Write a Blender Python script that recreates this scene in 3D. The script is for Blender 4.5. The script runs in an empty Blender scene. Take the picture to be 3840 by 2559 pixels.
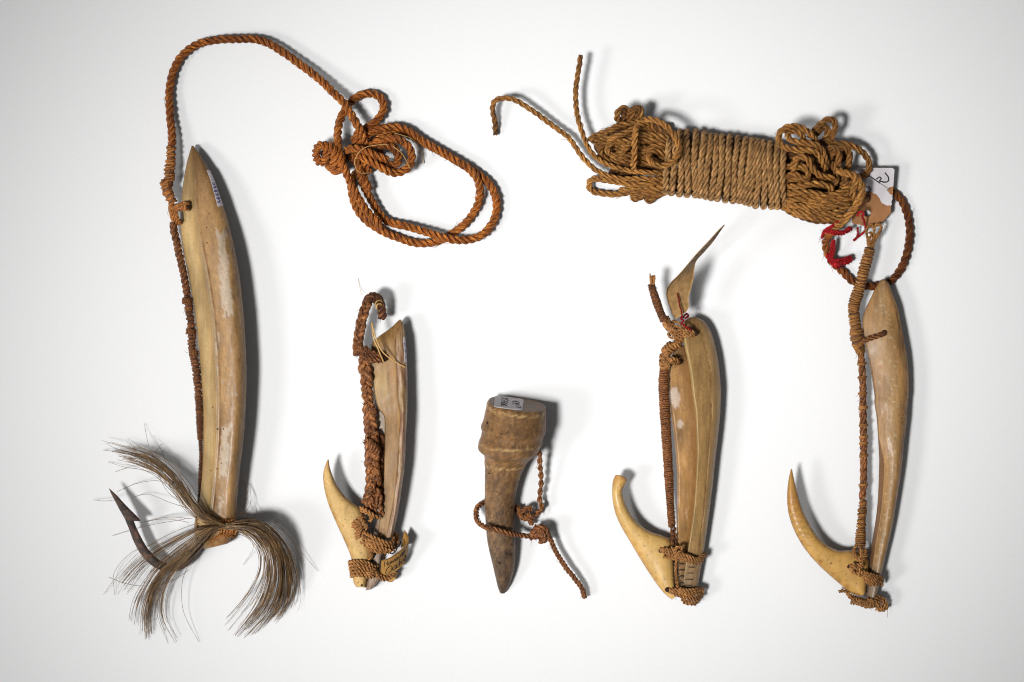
import bpy, math, random
import numpy as np
from mathutils import Vector, Matrix, noise as mnoise

# ------------------------------------------------------------------ camera, light, exposure
# Lengths below are in tenths of a millimetre (U): the view is about 384 mm wide.
U = 1e-4
CAM_H = 11000.0
scene = bpy.context.scene
col = scene.collection

cam_d = bpy.data.cameras.new('camera')
cam = bpy.data.objects.new('camera', cam_d)
col.objects.link(cam)
cam.location = (0, 0, CAM_H * U)
cam_d.sensor_width = 36.0
cam_d.lens = 36.0 * CAM_H / 3840.0
cam_d.clip_start = 0.05
cam_d.clip_end = 50
scene.camera = cam

world = bpy.data.worlds.new('World')
scene.world = world
world.use_nodes = True
world.node_tree.nodes['Background'].inputs[0].default_value = (1, 1, 1, 1)
world.node_tree.nodes['Background'].inputs[1].default_value = 0.10

def spot(name, loc, target, power, size_deg, blend, radius, color=(1, 1, 1)):
    d = bpy.data.lights.new(name, 'SPOT')
    d.energy = power
    d.spot_size = math.radians(size_deg)
    d.spot_blend = blend
    d.shadow_soft_size = radius
    d.color = color
    o = bpy.data.objects.new(name, d)
    col.objects.link(o)
    o.location = loc
    o.rotation_euler = (Vector(target) - Vector(loc)).to_track_quat('-Z', 'Y').to_euler()
    return o

spot('key_lamp', (-0.58, -0.30, 1.45), (0.008, 0.000, 0), 300, 13.8, 1.0, 0.22, (1.0, 0.995, 0.99))
spot('soft_lamp', (-1.15, -0.45, 1.05), (0.018, -0.003, 0), 112, 16.0, 1.0, 0.32, (1.0, 0.995, 0.99))

vs = scene.view_settings
vs.view_transform = 'Standard'
vs.look = 'None'
vs.gamma = 1.0
vs.exposure = 0.0
vs.use_curve_mapping = False
scene.cycles.use_denoising = True
scene.cycles.use_adaptive_sampling = False
scene.cycles.filter_width = 1.1
scene.cycles.max_bounces = 5
scene.cycles.diffuse_bounces = 1

# ------------------------------------------------------------------ small maths
rng = np.random.default_rng(7)

def lin(r, g, b):
    f = lambda c: (c / 255 / 12.92) if c / 255 <= 0.04045 else ((c / 255 + 0.055) / 1.055) ** 2.4
    return np.array((f(r), f(g), f(b)))

def Z(ox, oy, s):
    """reader of coordinates measured on an enlargement whose corner is (ox, oy) and scale s"""
    def rd(pts, z=None):
        out = []
        for i, p in enumerate(pts):
            zz = p[2] if len(p) > 2 else (z if not callable(z) else z(i / max(1, len(pts) - 1)))
            out.append((ox + p[0] / s, -(oy + p[1] / s), 0.0 if zz is None else zz))
        return np.array(out, float)
    return rd
S1 = Z(0, 0, 1)

def catmull(P, n_per=12, closed=False):
    P = np.asarray(P, float)
    if closed:
        Q = np.vstack([P[-1], P, P[0], P[1]])
    else:
        Q = np.vstack([2 * P[0] - P[1], P, 2 * P[-1] - P[-2]])
    t = np.linspace(0, 1, n_per, endpoint=False)[:, None]
    out = []
    for i in range(1, len(Q) - 2):
        a, b, c, d = Q[i - 1], Q[i], Q[i + 1], Q[i + 2]
        out.append(0.5 * (2 * b + (c - a) * t + (2 * a - 5 * b + 4 * c - d) * t ** 2 + (3 * b - a - 3 * c + d) * t ** 3))
    if not closed:
        out.append(P[-1:])
    return np.vstack(out)

def by_length(C, ds=None, n=None):
    L = np.r_[0, np.cumsum(np.linalg.norm(np.diff(C, axis=0), axis=1))]
    if n is None:
        n = max(3, int(L[-1] / ds) + 1)
    s = np.linspace(0, L[-1], n)
    return np.stack([np.interp(s, L, C[:, k]) for k in range(C.shape[1])], 1), s

def curve(P, ds=None, n=None):
    P = np.asarray(P, float)
    return by_length(catmull(P, 14), ds, n)

def frames(C):
    T = np.gradient(C, axis=0)
    T /= np.linalg.norm(T, axis=1)[:, None] + 1e-12
    N = np.zeros_like(C)
    up = np.array((0, 0, 1.0)) if abs(T[0, 2]) < 0.9 else np.array((1.0, 0, 0))
    n = up - T[0] * up.dot(T[0]); n /= np.linalg.norm(n)
    for i in range(len(C)):
        n = n - T[i] * n.dot(T[i]); n /= np.linalg.norm(n) + 1e-12
        N[i] = n
    return T, N, np.cross(T, N)

def smooth_noise(n, step, amp, seed):
    r = np.random.default_rng(seed)
    k = max(4, int(n / step) + 3)
    v = r.normal(0, 1, k)
    return np.interp(np.linspace(0, k - 1, n), np.arange(k), v) * amp

def fbm(x, y, z=0.0, o=3):
    return mnoise.fractal(Vector((x, y, z)), 1.0, 2.0, o)

# ------------------------------------------------------------------ mesh collecting
class MB:
    """collects vertices (x, y up, z in U), faces, uv, a tint and a paint colour; build() links them as ONE mesh"""
    def __init__(self):
        self.v, self.f, self.uv, self.t, self.c, self.n = [], [], [], [], [], 0
    def add(self, V, F, uv=None, tint=0.0, colr=None):
        V = np.asarray(V, float)
        m = len(V)
        self.v.append(V)
        self.f.append([tuple(int(i) + self.n for i in q) for q in F])
        self.uv.append(np.zeros((m, 2)) if uv is None else np.asarray(uv, float))
        self.t.append(np.full(m, tint, float) if np.isscalar(tint) else np.asarray(tint, float))
        self.c.append(np.ones((m, 3)) if colr is None else np.broadcast_to(np.asarray(colr, float), (m, 3)))
        self.n += m
    def build(self, name, mat, parent=None, smooth=True, kind=None):
        V = np.vstack(self.v)
        f = (CAM_H - V[:, 2]) / CAM_H
        Wd = np.stack([(V[:, 0] - 1920) * f, (V[:, 1] + 1279.5) * f, V[:, 2]], 1) * U
        c = np.array(((Wd[:, 0].min() + Wd[:, 0].max()) / 2, (Wd[:, 1].min() + Wd[:, 1].max()) / 2, Wd[:, 2].min()))
        me = bpy.data.meshes.new(name)
        faces = [q for fl in self.f for q in fl]
        me.from_pydata((Wd - c).tolist(), [], faces)
        uv = np.vstack(self.uv)
        lay = me.uv_layers.new(name='UVMap')
        li = np.zeros(len(me.loops), dtype=np.int32)
        me.loops.foreach_get('vertex_index', li)
        lay.data.foreach_set('uv', uv[li].astype(np.float32).ravel())
        a = me.attributes.new('tint', 'FLOAT', 'POINT')
        a.data.foreach_set('value', np.concatenate(self.t).astype(np.float32))
        cc = np.vstack(self.c)
        if not np.all(cc == 1):
            a = me.attributes.new('paint', 'FLOAT_COLOR', 'POINT')
            a.data.foreach_set('color', np.c_[cc, np.ones(len(cc))].astype(np.float32).ravel())
        if smooth:
            me.polygons.foreach_set('use_smooth', [True] * len(me.polygons))
        me.validate()
        me.materials.append(mat)
        o = bpy.data.objects.new(name, me)
        col.objects.link(o)
        o.location = c
        if parent is not None:
            o.parent = parent
            base = parent
            inv = Matrix.Identity(4)
            off = Vector((0, 0, 0))
            while base is not None:
                off += Vector(base.location)
                base = base.parent
            o.location = Vector(c) - off
        if kind:
            o['kind'] = kind
        return o

def thing(name, at, label, cat, group=None):
    o = bpy.data.objects.new(name, None)
    col.objects.link(o)
    o.empty_display_size = 0.01
    o.location = ((at[0] - 1920) * U, (1279.5 - at[1]) * U, 0)
    o['label'] = label
    o['category'] = cat
    if group:
        o['group'] = group
    return o

def tag(o, label, cat, group=None):
    o['label'] = label
    o['category'] = cat
    if group:
        o['group'] = group
    return o

# ------------------------------------------------------------------ shape makers
def tube(mb, C, R, seg=6, tint=0.0, colr=None, flat=1.0, cap=True, v0=0.0):
    C = np.asarray(C, float)
    n = len(C)
    R = np.full(n, R, float) if np.isscalar(R) else np.asarray(R, float)
    T, N, B = frames(C)
    a = np.linspace(0, 2 * math.pi, seg, endpoint=False)
    V = (C[:, None] + R[:, None, None] * (np.cos(a)[None, :, None] * N[:, None] * flat + np.sin(a)[None, :, None] * B[:, None])).reshape(-1, 3)
    L = np.r_[0, np.cumsum(np.linalg.norm(np.diff(C, axis=0), axis=1))]
    uv = np.stack([np.repeat(L / 100, seg), np.tile(a / (2 * math.pi) + v0, n)], 1)
    F = []
    for i in range(n - 1):
        for j in range(seg):
            k = (j + 1) % seg
            F.append((i * seg + j, i * seg + k, (i + 1) * seg + k, (i + 1) * seg + j))
    if cap:
        F.append(tuple(range(seg - 1, -1, -1)))
        F.append(tuple((n - 1) * seg + j for j in range(seg)))
    tt = tint if np.isscalar(tint) else np.repeat(tint, seg)
    mb.add(V, F, uv, tt, colr)

def fuzz(mb, C, r, count, seed, tint=0.0, length=(8, 34), rad=0.9):
    q = np.random.default_rng(seed)
    T, N, B = frames(C)
    for _ in range(count):
        i = int(q.integers(1, len(C) - 1))
        a = q.uniform(0, 2 * math.pi)
        d = math.cos(a) * N[i] + math.sin(a) * B[i]
        L = q.uniform(*length) * q.uniform(0.5, 1)
        tdir = T[i] * q.choice((-1, 1)) * q.uniform(0.5, 1.6)
        p0 = C[i] + d * r * 0.85
        p1 = p0 + (tdir + d * 0.45) * L * 0.5
        p2 = p1 + (tdir * 0.7 + d * q.uniform(-0.2, 0.9) + q.normal(0, .25, 3)) * L * 0.5
        P = np.array([p0, p1, p2]); P[:, 2] = np.maximum(P[:, 2], 1.0)
        tube(mb, catmull(P, 3), np.linspace(rad, rad * 0.5, 7), 3, tint, cap=False)

def lump(mb, P, r, tint=0.25, seg=10):
    """the packed inside of a knot"""
    C = curve(P, n=14)[0]
    tube(mb, C, np.full(14, float(r)) * np.r_[0.5, 0.85, np.ones(10), 0.85, 0.5], seg, tint)

def pit(name, parent, pts, radii, mat, seg=8):
    mb = MB(); tube(mb, np.array(pts, float), radii, seg)
    return mb.build(name, mat, parent)

ROPE_SEED = [100]
def rope(mb, P, r, pitch=None, strands=3, seg=9, tint=0.0, fz=0.06, wob=0.8, ends=(True, True), phase=None, hard=1.0):
    """a laid rope: `strands` helical strands (Z twist) along the smooth curve through P"""
    ROPE_SEED[0] += 1
    sd = ROPE_SEED[0]
    q = np.random.default_rng(sd)
    pitch = pitch or r * 5.2
    C, s = curve(P, pitch / 13)
    n = len(C)
    for k in range(3):
        C[:, k] += smooth_noise(n, 9, wob * (0.5 if k == 2 else 1), sd * 7 + k)
    T, N, B = frames(C)
    ph = q.uniform(0, 6.28) if phase is None else phase
    tw = 2 * math.pi * s / pitch + np.cumsum(smooth_noise(n, 12, 0.018, sd * 11)) + ph
    off = {2: 0.52, 3: 0.53, 4: 0.55}[strands] * r
    sr = {2: 0.52, 3: 0.485, 4: 0.46}[strands] * r * hard
    a = np.linspace(0, 2 * math.pi, seg, endpoint=False) + math.pi
    tin = np.full(n, tint) if np.isscalar(tint) else np.interp(np.linspace(0, 1, n), np.linspace(0, 1, len(tint)), tint)
    for k in range(strands):
        th = tw + 2 * math.pi * k / strands
        er = np.cos(th)[:, None] * N + np.sin(th)[:, None] * B
        Ck = C + er * off
        Tk = np.gradient(Ck, axis=0); Tk /= np.linalg.norm(Tk, axis=1)[:, None] + 1e-12
        e1 = er - Tk * np.sum(er * Tk, 1)[:, None]; e1 /= np.linalg.norm(e1, axis=1)[:, None] + 1e-12
        e2 = np.cross(Tk, e1)
        R = sr * (1 + smooth_noise(n, 7, 0.05, sd * 13 + k))
        if ends[0]: R[:2] *= (0.55, 0.9)
        if ends[1]: R[-2:] *= (0.9, 0.55)
        V = (Ck[:, None] + R[:, None, None] * (1.08 * np.cos(a)[None, :, None] * e1[:, None] + 0.89 * np.sin(a)[None, :, None] * e2[:, None])).reshape(-1, 3)
        uv = np.stack([np.repeat(s / 100, seg) + sd * 0.37, np.tile((a - math.pi) / (2 * math.pi) + k * 3.3, n)], 1)
        F = []
        for i in range(n - 1):
            for j in range(seg):
                m = (j + 1) % seg
                F.append((i * seg + j, i * seg + m, (i + 1) * seg + m, (i + 1) * seg + j))
        F.append(tuple(range(seg - 1, -1, -1)))
        F.append(tuple((n - 1) * seg + j for j in range(seg)))
        mb.add(V, F, uv, np.repeat(tin + smooth_noise(n, 10, 0.07, sd * 17 + k) + q.normal(0, 0.05), seg))
    if fz > 0:
        fuzz(mb, C, r, int(s[-1] * fz * 0.55), sd * 19, float(np.mean(tin)))
    return C

def wrap(mb, P, rc, cord, pitch, seg=6, tint=0.0, core=True, core_tint=0.6, jit=0.25, fz=0.03, tilt=0.0):
    """cord wound tightly round a core that follows P; rc = core radius (number or list along P)"""
    ROPE_SEED[0] += 1
    sd = ROPE_SEED[0]
    q = np.random.default_rng(sd)
    C, s = curve(P, 2.0)
    n = len(C)
    T, N, B = frames(C)
    RC = np.full(n, rc, float) if np.isscalar(rc) else np.interp(np.linspace(0, 1, n), np.linspace(0, 1, len(rc)), rc)
    RC = RC * (1 + smooth_noise(n, 14, 0.05, sd))
    if core:
        tube(mb, C[::3], RC[::3], 10, core_tint)
    turns = s[-1] / pitch
    m = int(turns * 12)
    u = np.linspace(0, 1, m)
    w = np.interp(u, np.linspace(0, 1, int(turns * 1.5) + 4), q.normal(0, jit, int(turns * 1.5) + 4)) * pitch
    uu = np.clip(u * s[-1] + w, 0, s[-1])
    th = 2 * math.pi * u * turns
    idx = np.interp(uu, s, np.arange(n))
    gi = lambda A: np.stack([np.interp(idx, np.arange(n), A[:, k]) for k in range(3)], 1)
    rr = np.interp(idx, np.arange(n), RC) + cord * 0.55 + np.interp(u, np.linspace(0, 1, int(turns) + 3), q.uniform(-0.35, 0.35, int(turns) + 3)) * cord
    sh = (tilt * rr * np.cos(th))[:, None] * gi(T)
    H = gi(C) + rr[:, None] * (np.cos(th)[:, None] * gi(N) + np.sin(th)[:, None] * gi(B)) + sh
    tn = tint + np.interp(u, np.linspace(0, 1, int(turns) + 3), q.normal(0, 0.13, int(turns) + 3))
    tube(mb, H, cord * (1 + 0.12 * np.sin(th * 0.37 + sd)), seg, tn)
    if fz > 0:
        fuzz(mb, C, float(np.mean(RC)) + cord, int(s[-1] * fz), sd * 23, tint, (6, 22), 0.8)
    return C

def braid(mb, P, r, pitch, tint=0.2, seg=8, fz=0.2, lump=0.16):
    ROPE_SEED[0] += 1
    sd = ROPE_SEED[0]
    C, s = curve(P, pitch / 16)
    n = len(C)
    T = np.gradient(C, axis=0); T /= np.linalg.norm(T, axis=1)[:, None]
    side = np.cross(T, (0, 0, 1.0)); side /= np.linalg.norm(side, axis=1)[:, None] + 1e-9
    up = np.cross(side, T)
    ph = 2 * math.pi * s / pitch + np.cumsum(smooth_noise(n, 9, 0.03, sd))
    for k in range(3):
        f = ph + 2 * math.pi * k / 3
        c = C + side * (np.sin(f) * r * 0.62)[:, None] + up * (np.sin(2 * f) * r * 0.42)[:, None]
        c += np.stack([smooth_noise(n, 5, r * 0.06, sd * 5 + k * 3 + j) for j in range(3)], 1)
        R = r * 0.5 * (1 + smooth_noise(n, 6, lump, sd * 3 + k))
        tube(mb, c, R, seg, tint + smooth_noise(n, 8, 0.16, sd + k * 5), v0=k * 2.7)
    if fz > 0:
        fuzz(mb, C, r, int(s[-1] * fz), sd * 29, tint)

def loft(mb, L, R, spec, prof, nt=90, nu=28, nb=10, paint=None, rough=1.0, seed=0.0, tint=0.0):
    """a carved piece between a left and a right outline. spec: per station (z_left, z_right, rise, belly), or one tuple.
    prof(u, t) -> rise of the upper face 0..1.  Returns a surface reader f(u, t) -> point."""
    L = np.asarray(L, float)[:, :2]; R = np.asarray(R, float)[:, :2]
    k = len(L)
    sp = np.array([spec] * k if np.isscalar(spec[0]) else spec, float)
    if len(sp) != k:
        sp = np.stack([np.interp(np.linspace(0, 1, k), np.linspace(0, 1, len(sp)), sp[:, j]) for j in range(4)], 1)
    D = catmull(np.c_[L, R, sp], 16)
    mid = (D[:, :2] + D[:, 2:4]) / 2
    ln = np.r_[0, np.cumsum(np.linalg.norm(np.diff(mid, axis=0), axis=1))]
    tt = np.linspace(0, 1, nt)
    D = np.stack([np.interp(tt * ln[-1], ln, D[:, j]) for j in range(8)], 1)
    uu = 0.5 - 0.5 * np.cos(np.linspace(0, math.pi, nu))
    ub = 0.5 - 0.5 * np.cos(np.linspace(math.pi, 0, nb + 2))[1:-1]
    def pt(u, t):
        i = t * (nt - 1)
        d = np.array([np.interp(i, np.arange(nt), D[:, j]) for j in range(8)])
        xy = d[:2] * (1 - u) + d[2:4] * u
        return np.array((xy[0], xy[1], d[4] * (1 - u) + d[5] * u + d[6] * prof(u, t)))
    V, uv, colr = [], [], []
    for i in range(nt):
        d, t = D[i], tt[i]
        for u in uu:
            xy = d[:2] * (1 - u) + d[2:4] * u
            z = d[4] * (1 - u) + d[5] * u + d[6] * prof(u, t)
            z += rough * (1.6 * fbm(xy[0] / 60 + seed, xy[1] / 110, seed) + 0.7 * fbm(xy[0] / 14, xy[1] / 40 + seed, 3)) * (4 * u * (1 - u)) ** 0.5
            V.append((xy[0], xy[1], z)); uv.append((u, t * ln[-1] / 100))
            colr.append(paint(u, t, xy[0], -xy[1]) if paint else (1, 1, 1))
        for u in ub:
            xy = d[:2] * (1 - u) + d[2:4] * u
            z = d[4] * (1 - u) + d[5] * u - d[7] * (1 - abs(2 * u - 1) ** 2.2)
            V.append((xy[0], xy[1], z)); uv.append((u, t * ln[-1] / 100))
            colr.append(paint(u, t, xy[0], -xy[1]) if paint else (1, 1, 1))
    m = nu + nb
    F = []
    for i in range(nt - 1):
        for j in range(m):
            q = (j + 1) % m
            F.append((i * m + j, i * m + q, (i + 1) * m + q, (i + 1) * m + j))
    F.append(tuple(range(m - 1, -1, -1)))
    F.append(tuple((nt - 1) * m + j for j in range(m)))
    mb.add(V, F, uv, tint, np.array(colr))
    return pt

def patch(mb, pt, u0, u1, t0, t1, lift=1.6, nu=5, nt=14, colr=None):
    """a thin sticker lying on a lofted surface"""
    V, F = [], []
    for s in (lift, lift - 1.2):
        for i in range(nt):
            for j in range(nu):
                u = u0 + (u1 - u0) * j / (nu - 1); t = t0 + (t1 - t0) * i / (nt - 1)
                p = pt(u, t); a = pt(min(u + .01, 1), t) - pt(u - .01, t); b = pt(u, t + .004) - pt(u, t - .004)
                nn = np.cross(a, b); nn /= np.linalg.norm(nn)
                if nn[2] < 0: nn = -nn
                V.append(p + nn * s)
    k = nu * nt
    for i in range(nt - 1):
        for j in range(nu - 1):
            q = (i * nu + j, i * nu + j + 1, (i + 1) * nu + j + 1, (i + 1) * nu + j)
            F.append(q); F.append(tuple(k + x for x in reversed(q)))
    rim = [j for j in range(nu)] + [i * nu + nu - 1 for i in range(1, nt)] + [(nt - 1) * nu + j for j in range(nu - 2, -1, -1)] + [i * nu for i in range(nt - 2, 0, -1)]
    for a, b in zip(rim, rim[1:] + rim[:1]):
        F.append((a, b, k + b, k + a))
    mb.add(V, F, None, 0.0, colr)

def ribbon(mb, A, B, thick=2.0, nt=60, nw=10, colr=None):
    """a sheet of paper between two edges A and B, with thickness; returns reader f(a along, b across, lift)"""
    E = catmull(np.c_[A, B], 14)
    E = by_length(E, n=nt)[0]
    G = np.array([[E[i, :3] * (1 - w) + E[i, 3:] * w for w in np.linspace(0, 1, nw)] for i in range(nt)])
    da = np.gradient(G, axis=0); db = np.gradient(G, axis=1)
    N = np.cross(da, db); N /= np.linalg.norm(N, axis=2)[..., None] + 1e-9
    V = np.vstack([(G + N * thick / 2).reshape(-1, 3), (G - N * thick / 2).reshape(-1, 3)])
    k = nt * nw
    F = []
    for i in range(nt - 1):
        for j in range(nw - 1):
            q = (i * nw + j, i * nw + j + 1, (i + 1) * nw + j + 1, (i + 1) * nw + j)
            F.append(q); F.append(tuple(k + x for x in reversed(q)))
    rim = [j for j in range(nw)] + [i * nw + nw - 1 for i in range(1, nt)] + [(nt - 1) * nw + j for j in range(nw - 2, -1, -1)] + [i * nw for i in range(nt - 2, 0, -1)]
    for a, b in zip(rim, rim[1:] + rim[:1]):
        F.append((a, b, k + b, k + a))
    mb.add(V, F, None, 0.0, colr)
    def rd(a, b, lift=0.0):
        i, j = np.clip(a, 0, 1) * (nt - 1), np.clip(b, 0, 1) * (nw - 1)
        i0, j0 = min(int(i), nt - 2), min(int(j), nw - 2)
        fi, fj = i - i0, j - j0
        p = (G[i0, j0] * (1 - fi) + G[i0 + 1, j0] * fi) * (1 - fj) + (G[i0, j0 + 1] * (1 - fi) + G[i0 + 1, j0 + 1] * fi) * fj
        return p + N[i0, j0] * lift
    return rd

# pen strokes, unit box, y down
PEN = {
 'H': [[(.1, 0), (.05, 1)], [(.75, 0), (.65, 1)], [(.05, .5), (.75, .45)]],
 'a': [[(.6, .5), (.3, .45), (.05, .7), (.15, 1), (.4, .95), (.6, .5), (.58, .9), (.75, 1)]],
 'w': [[(0, .5), (.12, 1), (.35, .6), (.5, 1), (.75, .5)]],
 'i': [[(.2, .5), (.15, .95), (.3, 1)]],
 'n': [[(.05, .5), (.05, 1), (.1, .65), (.4, .5), (.5, .7), (.5, 1), (.65, 1)]],
 'O': [[(.5, 0), (.1, .3), (0, .8), (.3, 1.05), (.7, .8), (.8, .3), (.5, 0), (.35, .2)]],
 'h': [[(.25, 0), (.1, 1), (.2, .65), (.45, .55), (.5, .8), (.55, 1)]],
 'u': [[(.05, .5), (.05, .9), (.3, 1), (.5, .75), (.55, .5), (.5, .95), (.75, 1)]],
 'A': [[(0, 1), (.35, 0), (.7, 1)], [(.15, .65), (.55, .65)]],
 '6': [[(.55, 0), (.15, .4), (.1, .8), (.35, 1), (.6, .8), (.45, .5), (.15, .65)]],
 '8': [[(.5, .15), (.2, .05), (.15, .3), (.5, .6), (.5, .95), (.15, .95), (.15, .65), (.5, .3), (.5, .15)]],
 '4': [[(.35, 0), (.05, .6), (.65, .6)], [(.5, .3), (.5, 1)]],
 '0': [[(.35, 0), (.05, .4), (.15, .95), (.45, .95), (.6, .45), (.35, 0)]],
 '1': [[(.3, 0), (.3, 1)]],
 '2': [[(.05, .25), (.3, 0), (.55, .25), (.1, .9), (.35, .85), (.65, 1)]],
 '3': [[(.1, .05), (.5, .05), (.3, .45), (.55, .7), (.3, 1), (.05, .9)]],
 '5': [[(.6, 0), (.2, 0), (.15, .45), (.5, .5), (.5, .9), (.1, 1)]],
 '9': [[(.5, .3), (.25, .5), (.1, .25), (.35, 0), (.5, .3), (.45, 1)]],
 'S': [[(.6, .1), (.2, .05), (.15, .4), (.5, .6), (.45, .95), (.05, .9)]],
 'T': [[(0, 0), (.7, 0)], [(.35, 0), (.35, 1)]],
}
def write(mb, text, place, rad, adv=0.85, colr=None, seg=4):
    """text as pen strokes; place(x, y) -> 3D point, x in letters, y 0..1 down"""
    x = 0.0
    for ch in text:
        for st in PEN.get(ch, []):
            P = np.array([place(x + a, b) for a, b in st])
            C = catmull(P, 4) if len(P) > 2 else np.array([P[0], (P[0] + P[1]) / 2, P[1]])
            tube(mb, C, rad, seg, 0, colr)
        x += adv if ch != 'i' else adv * 0.55

# ------------------------------------------------------------------ materials
def nodes(name):
    m = bpy.data.materials.new(name)
    m.use_nodes = True
    nt = m.node_tree
    return m, nt, nt.nodes, nt.links, nt.nodes['Principled BSDF']

def ramp(nd, stops):
    r = nd.new('ShaderNodeValToRGB')
    while len(r.color_ramp.elements) < len(stops):
        r.color_ramp.elements.new(0.5)
    for e, (p, c) in zip(r.color_ramp.elements, stops):
        e.position = p
        e.color = (*c, 1)
    return r

def fibre(name, dark, mid, light, su=2.2, sv=9.0, rough=0.75, bump=0.9, shear=0.0, spec=0.25, gain=0.62):
    m, nt, nd, lk, bs = nodes(name)
    uv = nd.new('ShaderNodeUVMap'); uv.uv_map = 'UVMap'
    mp = nd.new('ShaderNodeMapping')
    mp.inputs['Scale'].default_value = (su, sv, 1)
    mp.inputs['Rotation'].default_value = (0, 0, shear)
    lk.new(uv.outputs[0], mp.inputs[0])
    n1 = nd.new('ShaderNodeTexNoise'); n1.inputs['Scale'].default_value = 2.0; n1.inputs['Detail'].default_value = 5; n1.inputs['Roughness'].default_value = 0.7
    lk.new(mp.outputs[0], n1.inputs['Vector'])
    tc = nd.new('ShaderNodeTexCoord')
    n2 = nd.new('ShaderNodeTexNoise'); n2.inputs['Scale'].default_value = 260; n2.inputs['Detail'].default_value = 3
    lk.new(tc.outputs['Object'], n2.inputs['Vector'])
    at = nd.new('ShaderNodeAttribute'); at.attribute_name = 'tint'
    r = ramp(nd, [(0.35, dark), (0.49, mid), (0.64, light)])
    lk.new(n1.outputs['Fac'], r.inputs[0])
    # slow variation along the line, then tarry stretches and shade painted on buried loops
    mr = nd.new('ShaderNodeMapRange'); mr.inputs[1].default_value = 0.3; mr.inputs[2].default_value = 0.7; mr.inputs[3].default_value = 0.62 * gain; mr.inputs[4].default_value = 1.3 * gain
    lk.new(n2.outputs['Fac'], mr.inputs[0])
    mu = nd.new('ShaderNodeMix'); mu.data_type = 'RGBA'; mu.blend_type = 'MULTIPLY'; mu.inputs[0].default_value = 1
    lk.new(r.outputs[0], mu.inputs[6]); lk.new(mr.outputs[0], mu.inputs[7])
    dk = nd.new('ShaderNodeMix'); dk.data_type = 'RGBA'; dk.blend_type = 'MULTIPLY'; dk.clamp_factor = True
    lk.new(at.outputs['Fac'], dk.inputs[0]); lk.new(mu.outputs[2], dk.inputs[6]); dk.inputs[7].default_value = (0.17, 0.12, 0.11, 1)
    lk.new(dk.outputs[2], bs.inputs['Base Color'])
    bs.inputs['Roughness'].default_value = rough
    bs.inputs['Specular IOR Level'].default_value = spec
    b = nd.new('ShaderNodeBump'); b.inputs['Strength'].default_value = bump; b.inputs['Distance'].default_value = 0.0006
    lk.new(n1.outputs['Fac'], b.inputs['Height']); lk.new(b.outputs[0], bs.inputs['Normal'])
    return m

def carved(name, rough=0.45, streak=0.35, sss=0.0, bump=0.25, sx=420, sy=45, speck=0.5, coat=0.0, spec=0.32, gain=(0.60, 0.55, 0.44)):
    """bone, shell or horn: the painted local colour, grain streaks along the piece, specks and fine relief"""
    m, nt, nd, lk, bs = nodes(name)
    pa = nd.new('ShaderNodeAttribute'); pa.attribute_name = 'paint'
    tc = nd.new('ShaderNodeTexCoord')
    mp = nd.new('ShaderNodeMapping'); mp.inputs['Scale'].default_value = (sx, sy, sx)
    lk.new(tc.outputs['Object'], mp.inputs[0])
    n1 = nd.new('ShaderNodeTexNoise'); n1.inputs['Scale'].default_value = 1; n1.inputs['Detail'].default_value = 6; n1.inputs['Roughness'].default_value = 0.65
    lk.new(mp.outputs[0], n1.inputs['Vector'])
    n2 = nd.new('ShaderNodeTexNoise'); n2.inputs['Scale'].default_value = 1300; n2.inputs['Detail'].default_value = 6; n2.inputs['Roughness'].default_value = 0.7
    lk.new(tc.outputs['Object'], n2.inputs['Vector'])
    mr = nd.new('ShaderNodeMapRange'); mr.inputs[1].default_value = 0.3; mr.inputs[2].default_value = 0.7; mr.inputs[3].default_value = 1 - streak; mr.inputs[4].default_value = 1 + streak
    lk.new(n1.outputs['Fac'], mr.inputs[0])
    mu = nd.new('ShaderNodeMix'); mu.data_type = 'RGBA'; mu.blend_type = 'MULTIPLY'; mu.inputs[0].default_value = 1
    lk.new(pa.outputs['Color'], mu.inputs[6]); lk.new(mr.outputs[0], mu.inputs[7])
    g3 = nd.new('ShaderNodeMix'); g3.data_type = 'RGBA'; g3.blend_type = 'MULTIPLY'; g3.inputs[0].default_value = 1
    lk.new(mu.outputs[2], g3.inputs[6]); g3.inputs[7].default_value = (*gain, 1)
    mu = g3
    sp = ramp(nd, [(0.27, (0.40, 0.28, 0.18)), (0.38, (0.9, 0.88, 0.85)), (0.72, (1.25, 1.22, 1.18))])
    lk.new(n2.outputs['Fac'], sp.inputs[0])
    m2 = nd.new('ShaderNodeMix'); m2.data_type = 'RGBA'; m2.blend_type = 'MULTIPLY'; m2.inputs[0].default_value = speck
    lk.new(mu.outputs[2], m2.inputs[6]); lk.new(sp.outputs[0], m2.inputs[7])
    lk.new(m2.outputs[2], bs.inputs['Base Color'])
    rr = nd.new('ShaderNodeMapRange'); rr.inputs[3].default_value = rough - 0.12; rr.inputs[4].default_value = rough + 0.2
    lk.new(n2.outputs['Fac'], rr.inputs[0]); lk.new(rr.outputs[0], bs.inputs['Roughness'])
    bs.inputs['Specular IOR Level'].default_value = spec
    if sss:
        bs.inputs['Subsurface Weight'].default_value = sss
        bs.inputs['Subsurface Radius'].default_value = (1.0, 0.6, 0.3)
        bs.inputs['Subsurface Scale'].default_value = 0.0025
    if coat:
        bs.inputs['Coat Weight'].default_value = coat
        bs.inputs['Coat Roughness'].default_value = 0.18
    ad = nd.new('ShaderNodeMath'); ad.operation = 'ADD'
    lk.new(n1.outputs['Fac'], ad.inputs[0]); lk.new(n2.outputs['Fac'], ad.inputs[1])
    b = nd.new('ShaderNodeBump'); b.inputs['Strength'].default_value = bump; b.inputs['Distance'].default_value = 0.0005
    lk.new(ad.outputs[0], b.inputs['Height']); lk.new(b.outputs[0], bs.inputs['Normal'])
    return m

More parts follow.
